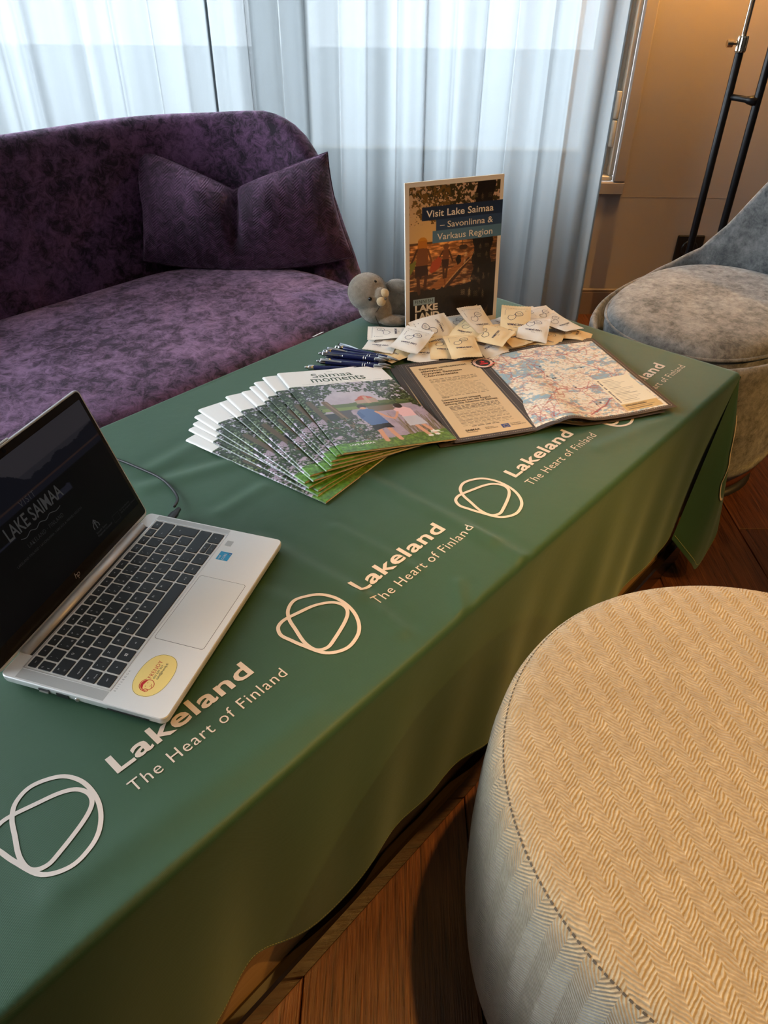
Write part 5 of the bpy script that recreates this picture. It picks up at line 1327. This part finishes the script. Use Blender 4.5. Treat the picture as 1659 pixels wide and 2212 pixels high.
def on_poster(name, geo, m_):
    V, F = geo; q = MB(); q.add([(v[0] - GW / 2, -0.0004, v[1]) for v in V], F); return q.build(name, m_, bo)
def pfit(s, x0, x1, yb, yt, bold=0.0, ref='S', sp=1.0): return text_fit(s, x0 * GW, x1 * GW, (1 - yb) * GH, (1 - yt) * GH, bold, sp, ref)
on_poster('title_line', pfit('Visit Lake Saimaa', 0.212, 0.905, 0.2255, 0.1815, 0.012, 'V'), m_pw)
on_poster('title_line', pfit('– Savonlinna &', 0.352, 0.905, 0.3010, 0.2600, 0.004, 'S'), m_pw)
on_poster('title_line', pfit('Varkaus Region', 0.325, 0.905, 0.3780, 0.3360, 0.004, 'V'), m_pw)
on_poster('logo_word', pfit('FINNISH', 0.098, 0.287, 0.8015, 0.7780, 0.004, 'F', 1.25), m_pd)
on_poster('logo_word', pfit('LAKE', 0.098, 0.342, 0.8630, 0.8140, 0.040, 'L', 0.95), m_pw)
on_poster('logo_word', pfit('LAND', 0.098, 0.362, 0.9240, 0.8710, 0.040, 'L', 0.95), m_pw)
on_poster('logo_underline', rect(0.098 * GW, (1 - 0.934) * GH, 0.262 * GW, (1 - 0.924) * GH), m_pw)
on_poster('logo_arrow', stroke(np.array([(0.735, 0.905), (0.765, 0.890)]) * [GW, -GH] + [0, GH], 0.0022), m_pw)
on_poster('logo_arrow', stroke(spline(np.array([(0.728, 0.890), (0.745, 0.876), (0.775, 0.874)]) * [GW, -GH] + [0, GH], False, 5), 0.0018), m_pw)
on_poster('logo_arrow', stroke(np.array([(0.752, 0.908), (0.768, 0.885), (0.775, 0.866)]) * [GW, -GH] + [0, GH], 0.0018), m_pw)
on_poster('logo_caption', pfit('South Savo', 0.735, 0.800, 0.920, 0.912, 0.006, 'S'), m_pw); on_poster('logo_caption', pfit('Regional Council', 0.735, 0.835, 0.931, 0.923, 0.006, 'R'), m_pw); on_poster('logo_caption', pfit('EU funding', 0.755, 0.815, 0.953, 0.945, 0.006, 'E'), m_pw)
q = MB(); q.add([(0.025, 0.0172, 0.20), (0.070, 0.0172, 0.20), (0.078, 0.080, 0.0), (0.022, 0.080, 0.0), (0.025, 0.0200, 0.20), (0.070, 0.0200, 0.20), (0.078, 0.083, 0.0), (0.022, 0.083, 0.0)], [(0, 1, 2, 3), (7, 6, 5, 4), (0, 4, 5, 1), (2, 6, 7, 3), (1, 5, 6, 2), (3, 7, 4, 0)])
q.build('easel_back', mat('grey_card', (0.3, 0.3, 0.3), 0.7), ps)

# ================================================================== paper sachets
SW_, SL_ = 0.062, 0.086
m_white = mat('white_sachet_paper', srgb(232, 228, 220), 0.55); m_cream = mat('cream_sachet_paper', srgb(232, 206, 160), 0.6)
m_navy = mat('navy_sachet_ink', srgb(34, 42, 80), 0.55); m_ink = mat('grey_sachet_ink', srgb(84, 88, 100), 0.55)
for m_ in (m_white, m_cream): NT(m_).bump(NT(m_).noise(None, 90, 3), 0.25, 0.002)
def sachet_mesh(seed, paper):
    r = np.random.default_rng(seed); nx, ny = 23, 31
    a1, a2, a3, a4 = r.uniform(0, 6.28, 4); cr = r.uniform(-0.5, 0.5); sag = r.uniform(-0.004, 0.004); tw = r.uniform(-0.10, 0.10)
    def mid(x, y):
        u, v = x / (SW_ / 2), y / (SL_ / 2)
        return sag * v * v + tw * x * v * 0.9 + 0.0011 * np.sin(u * 3 + a1) * np.sin(v * 2.2 + a2) + 0.004 * np.exp(-((v - 0.9 * np.sign(cr) + 0.4 * u) / 0.3) ** 2) * abs(cr)
    def puff(x, y):
        u, v = np.abs(x / (SW_ / 2)), np.abs(y / (SL_ / 2))
        q = np.clip(1 - (u / 0.93) ** 2.2, 0, 1) ** 0.7 * np.clip(1 - (v / 0.82) ** 2.6, 0, 1) ** 0.7
        return q * (0.0042 + 0.0009 * np.sin(x * 160 + a3) * np.sin(y * 130 + a4)) + 0.0002
    xs = np.linspace(-SW_ / 2, SW_ / 2, nx); ys = np.linspace(-SL_ / 2, SL_ / 2, ny); X, Y = np.meshgrid(xs, ys)
    Yz = Y.copy(); zig = 0.0011 * (np.arange(nx) % 2); Yz[0] -= zig; Yz[-1] += zig
    q = MB(); q.grid(np.stack([X, Yz, mid(X, Y) + puff(X, Y)], -1)); q.grid(np.stack([X, Yz, mid(X, Y) - puff(X, Y)], -1), 0, True)
    def onp(geo, mi):
        V, F = geo; V = np.asarray(V); z = mid(V[:, 0], V[:, 1]) + puff(V[:, 0], V[:, 1]) + 0.00035
        q.add(np.stack([V[:, 0], V[:, 1], z], 1), F, mi)
    def up(g): return (-np.asarray(g[0]), g[1])        # the print reads from the far side
    onp(up(text_fit('LAKE SAIMAA', -.0165, .0165, .0120, .0172, .022, 1.0)), 1)
    onp(up(text_fit('spa', -.004, .004, .0205, .0218, 0, 1.0, 's')), 2)
    bl = [(-.014, -.018), (-.008, -.024), (-.001, -.021), (.002, -.014), (-.002, -.009), (-.009, -.010), (-.014, -.013)]
    onp(up(stroke(spline(bl, True, 4), .0010, True)), 1)
    bl2 = [(.001, -.014), (.006, -.010), (.013, -.011), (.016, -.003), (.010, .003), (.003, .000), (.000, -.006)]
    onp(up(stroke(spline(bl2, True, 4), .0009, True)), 1)
    for k in range(4): onp(up(stroke([(-.011 + .0022 * k, -.014), (-.0095 + .0022 * k, -.019)], .0005)), 1)
    onp(up(stroke([(.0225, -.026), (.0225, -.012)], .0006)), 2); onp(up(disc((.021, -.029), .0008, 8)), 1); onp(up(disc((-.020, -.026), .0008, 8)), 1)
    for k in range(9): onp(up(rect(-.024 + .0055 * k, -.0345, -.0203 + .0055 * k, -.0338)), 2)
    me = bpy.data.meshes.new('sachet'); me.from_pydata(q.v, [], q.f)
    for m_ in (paper, m_navy, m_ink): me.materials.append(m_)
    me.polygons.foreach_set('material_index', q.m); me.polygons.foreach_set('use_smooth', [True] * len(me.polygons)); me.update()
    return me
SMESH = {(c_, k): sachet_mesh(60 + k + 10 * c_, (m_white, m_cream)[c_]) for c_ in (0, 1) for k in range(5)}
# x, y, height of centre, direction of the near end (degrees), paper, nose-up tilt, roll, label
SACH = [
 (0.006, 1.447, 0.0160, 0, 0, -1.1, 2.4, 'white sachet lying flat beside the seal, leftmost and topmost of its corner'),
 (-0.008, 1.414, 0.0070, -102, 0, 1.1, -1.8, 'white sachet at the left end of the pile next to the pens'),
 (0.052, 1.402, 0.0190, -116, 0, 7.7, 2.4, 'large white sachet leaning over others below the poster\'s lower left corner'),
 (0.098, 1.452, 0.0254, 30, 0, -2.2, -27.6, 'white sachet propped up against the poster lettering'),
 (0.079, 1.388, 0.0040, -98, 0, 1.1, 0.0, 'white sachet with a zigzag edge, frontmost on the left side of the pile'),
 (0.024, 1.386, 0.0030, -138, 1, 0.0, 1.8, 'cream sachet mostly hidden under the two left-hand white sachets'),
 (0.117, 1.398, 0.0080, -86, 1, 3.3, 3.6, 'cream sachet standing half under the big front sachet, on its left'),
 (0.153, 1.388, 0.0170, -80, 1, 5.5, -1.8, 'big cream sachet at the front of the pile, nearest the map'),
 (0.134, 1.480, 0.0140, -105, 1, 5.5, 0.0, 'cream sachet at the foot of the poster, behind the front pair'),
 (0.158, 1.492, 0.0160, -60, 0, 6.6, 2.4, 'white sachet tucked against the middle of the poster foot'),
 (0.170, 1.455, 0.0209, -126, 1, 7.7, -2.4, 'cream sachet lying diagonally in the middle of the pile'),
 (0.192, 1.476, 0.0308, -62, 0, 18.7, 9.6, 'greyish white sachet propped steeply before the dark poster corner'),
 (0.211, 1.428, 0.0227, -32, 1, -4.4, -9.6, 'narrow cream sachet with a crimped edge lying across the centre of the pile'),
 (0.206, 1.414, 0.0060, -60, 0, 1.1, 0.0, 'greyish white sachet at the front centre beside the big cream one'),
 (0.262, 1.446, 0.0160, -62, 1, 6.6, 3.6, 'cream sachet right of centre, sloping down to the table'),
 (0.270, 1.428, 0.0040, -12, 1, 0.0, 0.0, 'cream sachet showing only a zigzag edge, right of the centre'),
 (0.270, 1.480, 0.0317, -98, 1, 25.3, 0.0, 'cream sachet standing up at the right side of the poster'),
 (0.256, 1.522, 0.0080, -146, 0, 2.2, 0.0, 'white sachet behind the upright cream one at the poster edge'),
 (0.310, 1.520, 0.0218, -66, 0, 12.1, 2.4, 'white sachet at the back of the right-hand heap'),
 (0.306, 1.460, 0.0254, -104, 0, 8.8, 2.4, 'white sachet on top of the right-hand heap, print facing the viewer'),
 (0.345, 1.524, 0.0200, -60, 0, 8.8, 3.6, 'white sachet at the rear right of the heap, half covered'),
 (0.366, 1.500, 0.0180, -50, 0, 4.4, 3.6, 'white sachet with a cream shadowed flap, second from the right end'),
 (0.332, 1.442, 0.0080, -112, 1, 2.2, 2.4, 'cream sachet under the top white one, at the front right'),
 (0.388, 1.478, 0.0050, -20, 1, 0.0, 2.4, 'cream sachet at the right end of the pile'),
 (0.094, 1.432, 0.0100, -60, 0, 3.3, 0.0, 'crumpled white sachet between the left-hand sachets'),
]
for i, (x, y, z, an, c_, pt, rl, lab) in enumerate(SACH):
    o = link('sachet', SMESH[(c_, i % 5)])
    M = Matrix.Translation((x, y, Z0 + z + 0.005)) @ Matrix.Rotation(math.radians(an + 90), 4, 'Z') @ Matrix.Rotation(math.radians(pt), 4, 'X') @ Matrix.Rotation(math.radians(rl), 4, 'Y')
    o.matrix_world = M; tag(o, lab, 'sachet', 'paper sachets in front of the poster')

# ================================================================== ballpoint pens
m_pen = mat('navy_pen_lacquer', (0.010, 0.016, 0.085), 0.22, 0.3, Coat_Weight=0.6); m_chr = mat('pen_chrome', (0.66, 0.66, 0.68), 0.16, 1.0)
AX = Matrix.Rotation(PI / 2, 3, 'Y')
def pen_part(name, prof, m_):
    q = MB(); q.lathe(prof, 18, 0, AX); o = q.build(name, m_, None, True); return o
def make_pen():
    parts = [pen_part('button', [(.0020, .0), (.0026, .0008), (.0026, .0070)], m_chr), pen_part('cap', [(.0046, .0070), (.0051, .0078), (.0051, .0180)], m_chr),
             pen_part('barrel', [(.0050, .0180), (.0051, .0185), (.0051, .1120), (.0049, .1130)], m_pen), pen_part('tip', [(.0048, .1130), (.0049, .1135), (.0040, .1230), (.0024, .1320), (.0015, .1345), (.0007, .1375)], m_chr)]
    for x0 in (.0905, .0950): parts.append(pen_part('ring', [(.0050, x0), (.0055, x0 + .0003), (.0055, x0 + .0013), (.0050, x0 + .0016)], m_chr))
    q = MB(); cl = [(.0085, .0050), (.0085, .0092), (.012, .0098), (.030, .0086), (.042, .0070), (.048, .0060), (.050, .0066)]
    q.grid(np.array([[(a, s * w_, h_ + .0004) for s in (-1, -.5, .5, 1)] for (a, h_), w_ in zip(cl, (.0022, .0022, .0022, .0019, .0016, .0014, .0012))])); q.grid(np.array([[(a, s * w_, h_ - .0004) for s in (-1, -.5, .5, 1)] for (a, h_), w_ in zip(cl, (.0022, .0022, .0022, .0019, .0016, .0014, .0012))]), 0, True)
    o = q.build('clip', m_chr, None, True); parts.append(o)
    return parts
pen_parts = make_pen()
PENS = [((-.156, 1.316, .0064), (-.022, 1.306, .0064), -100, 'navy pen nearest the magazines, clip side down'), ((-.134, 1.328, .0138), (-.002, 1.308, .0120), 40, 'navy pen with a long grey clip on top, second from the magazines'), ((-.124, 1.334, .0064), (.010, 1.315, .0064), 20, 'navy pen lying under the long-clipped one'),
        ((-.132, 1.357, .0164), (.003, 1.330, .0150), 60, 'navy pen lying on top of the middle of the pen heap'), ((-.124, 1.372, .0150), (.010, 1.341, .0130), 20, 'navy pen behind the topmost pen, clip facing up'), ((-.124, 1.352, .0064), (.010, 1.327, .0064), 120, 'navy pen at the bottom of the heap under the topmost pen'),
        ((-.103, 1.405, .0064), (.022, 1.350, .0064), 15, 'navy pen at the back of the heap, clip raised'), ((-.101, 1.392, .0150), (.026, 1.340, .0110), 10, 'navy pen near the back of the heap, pointing at the sachets')]
for i, (A, B, roll, lab) in enumerate(PENS):
    t_ = thing('ballpoint_pen', lab, 'pen', (0, 0, 0), 0, 'navy ballpoint pens')
    d_ = Vector(B) - Vector(A); d_.normalize()
    y_ = Vector((0, 0, 1)).cross(d_).normalized(); z_ = d_.cross(y_)
    t_.matrix_world = Matrix(((d_.x, y_.x, z_.x, A[0]), (d_.y, y_.y, z_.y, A[1]), (d_.z, y_.z, z_.z, A[2] + Z0), (0, 0, 0, 1))) @ Matrix.Rotation(math.radians(roll), 4, 'X')
    for pr in pen_parts:
        if i == 0: pr.parent = t_
        else:
            c_ = pr.copy(); COL.objects.link(c_); c_.parent = t_

# ================================================================== plush seal
SO = np.array([-0.01, 1.555, 0.0])
sl = thing('plush_seal', 'small grey plush seal beside the standing poster', 'plush toy', (SO[0], SO[1], Z0))
bm = bmesh.new()
def blob(c, r, rot=None):
    M = Matrix.Translation(Vector(c) - Vector(SO))
    if rot is not None: M = M @ rot
    M = M @ Matrix.Diagonal((*r, 1))
    bmesh.ops.create_icosphere(bm, subdivisions=4, radius=1.0, matrix=M)
RZ = lambda d: Matrix.Rotation(math.radians(d), 4, 'Z'); RY = lambda d: Matrix.Rotation(math.radians(d), 4, 'Y')
blob((-.040, 1.553, .066), (.0425, .0415, .0395)); blob((-.030, 1.545, .060), (.036, .034, .034))          # head
blob((-.012, 1.522, .070), (.0150, .0130, .0170))                                                             # muzzle
blob((-.020, 1.552, .033), (.040, .043, .034)); blob((.012, 1.572, .040), (.050, .044, .038)); blob((.060, 1.605, .038), (.050, .036, .032)); blob((.105, 1.640, .026), (.038, .022, .020))
blob((.150, 1.672, .014), (.030, .014, .008), RZ(35)); blob((.150, 1.650, .014), (.030, .014, .008), RZ(5))  # tail flippers
blob((.018, 1.521, .016), (.034, .015, .011), RZ(6)); blob((.030, 1.553, .078), (.030, .016, .015), RY(12))   # front flippers
me0 = bpy.data.meshes.new('seal_raw'); bm.to_mesh(me0); bm.free()
raw = bpy.data.objects.new('seal_raw', me0); COL.objects.link(raw)
rm = raw.modifiers.new('remesh', 'REMESH'); rm.mode = 'VOXEL'; rm.voxel_size = 0.0018
sm = raw.modifiers.new('smooth', 'SMOOTH'); sm.factor = 0.6; sm.iterations = 7
bpy.context.view_layer.update()
body_me = bpy.data.meshes.new_from_object(raw.evaluated_get(bpy.context.evaluated_depsgraph_get()))
bpy.data.objects.remove(raw)
m_fur = mat('grey_plush', (0.20, 0.185, 0.165), 0.9, Sheen_Weight=0.6, Sheen_Roughness=0.5); n = NT(m_fur)
fz = n.noise(n.coord('Object'), 55, 5, 0.65)
n.l(n.ramp(fz, [(0.3, (0.145, 0.112, 0.078)), (0.7, (0.30, 0.245, 0.185))]), n.b.inputs['Base Color']); n.bump(n.noise(n.coord('Object'), 700, 3), 0.6, 0.002)
body_me.materials.clear(); body_me.materials.append(m_fur); body_me.polygons.foreach_set('use_smooth', [True] * len(body_me.polygons))
zmin = min(v.co.z for v in body_me.vertices)
for v in body_me.vertices: v.co.z -= zmin - 0.0004
link('body', body_me, sl)
# short pile: thin tufts standing on the surface
co = np.zeros(len(body_me.vertices) * 3); body_me.vertices.foreach_get('co', co); co = co.reshape(-1, 3)
no = np.zeros_like(co).ravel(); body_me.vertices.foreach_get('normal', no); no = no.reshape(-1, 3)
pick = RNG.integers(0, len(co), 16000); rnd = RNG.normal(0, 0.45, (len(pick), 3)); dirn = no[pick] + rnd; dirn /= np.linalg.norm(dirn, axis=1)[:, None]
tan = np.cross(dirn, RNG.normal(0, 1, (len(pick), 3))); tan /= np.linalg.norm(tan, axis=1)[:, None]
b0 = co[pick] + RNG.normal(0, 0.0006, (len(pick), 3)); L_ = RNG.uniform(0.0012, 0.0026, (len(pick), 1))
TV = np.stack([b0 - tan * 0.00022, b0 + tan * 0.00022, b0 + dirn * L_], 1).reshape(-1, 3); TV[:, 2] = np.maximum(TV[:, 2], 0.0005)
fm = bpy.data.meshes.new('fur'); fm.from_pydata(TV.tolist(), [], np.arange(len(TV)).reshape(-1, 3).tolist()); fm.materials.append(m_fur)
fo = link('fur', fm, sl); fo['kind'] = 'stuff'
def sph(name, c, r, m_, sq=(1, 1, 1)):
    bmx = bmesh.new(); bmesh.ops.create_icosphere(bmx, subdivisions=3, radius=r, matrix=Matrix.Translation(Vector(c) - Vector(SO)) @ Matrix.Diagonal((*sq, 1)))
    mx_ = bpy.data.meshes.new(name); bmx.to_mesh(mx_); bmx.free(); mx_.materials.append(m_); mx_.polygons.foreach_set('use_smooth', [True] * len(mx_.polygons)); return link(name, mx_, sl)
m_eye = mat('black_bead', (0.004, 0.004, 0.004), 0.08)
sph('eye', (-.0335, 1.5105, .068), .0042, m_eye); sph('eye', (-.0235, 1.5345, .0955), .0042, m_eye)
m_muz = mat('cream_plush', srgb(200, 176, 138), 0.9, Sheen_Weight=0.5); NT(m_muz).bump(NT(m_muz).noise(NT(m_muz).coord('Object'), 600, 3), 0.6, 0.002)
sph('muzzle_pad', (-.0105, 1.5110, .0630), .0098, m_muz, (1, .75, 1.05)); sph('muzzle_pad', (-.0040, 1.5165, .0780), .0098, m_muz, (1, .8, 1.05))
sph('nose', (-.0015, 1.5085, .0700), .0030, mat('brown_nose', (0.10, 0.07, 0.05), 0.5))
mb = MB(); mb.tube([tuple(np.array(q) - SO) for q in spline([(-.014, 1.5105, .0520), (-.018, 1.5095, .0440), (-.0235, 1.5105, .036), (-.021, 1.5085, .026), (-.016, 1.5075, .016), (-.010, 1.5065, .006)], False, 5)], 0.0007, 6); mb.build('seam', mat('dark_seam_thread', (0.03, 0.025, 0.02), 0.9), sl, True)
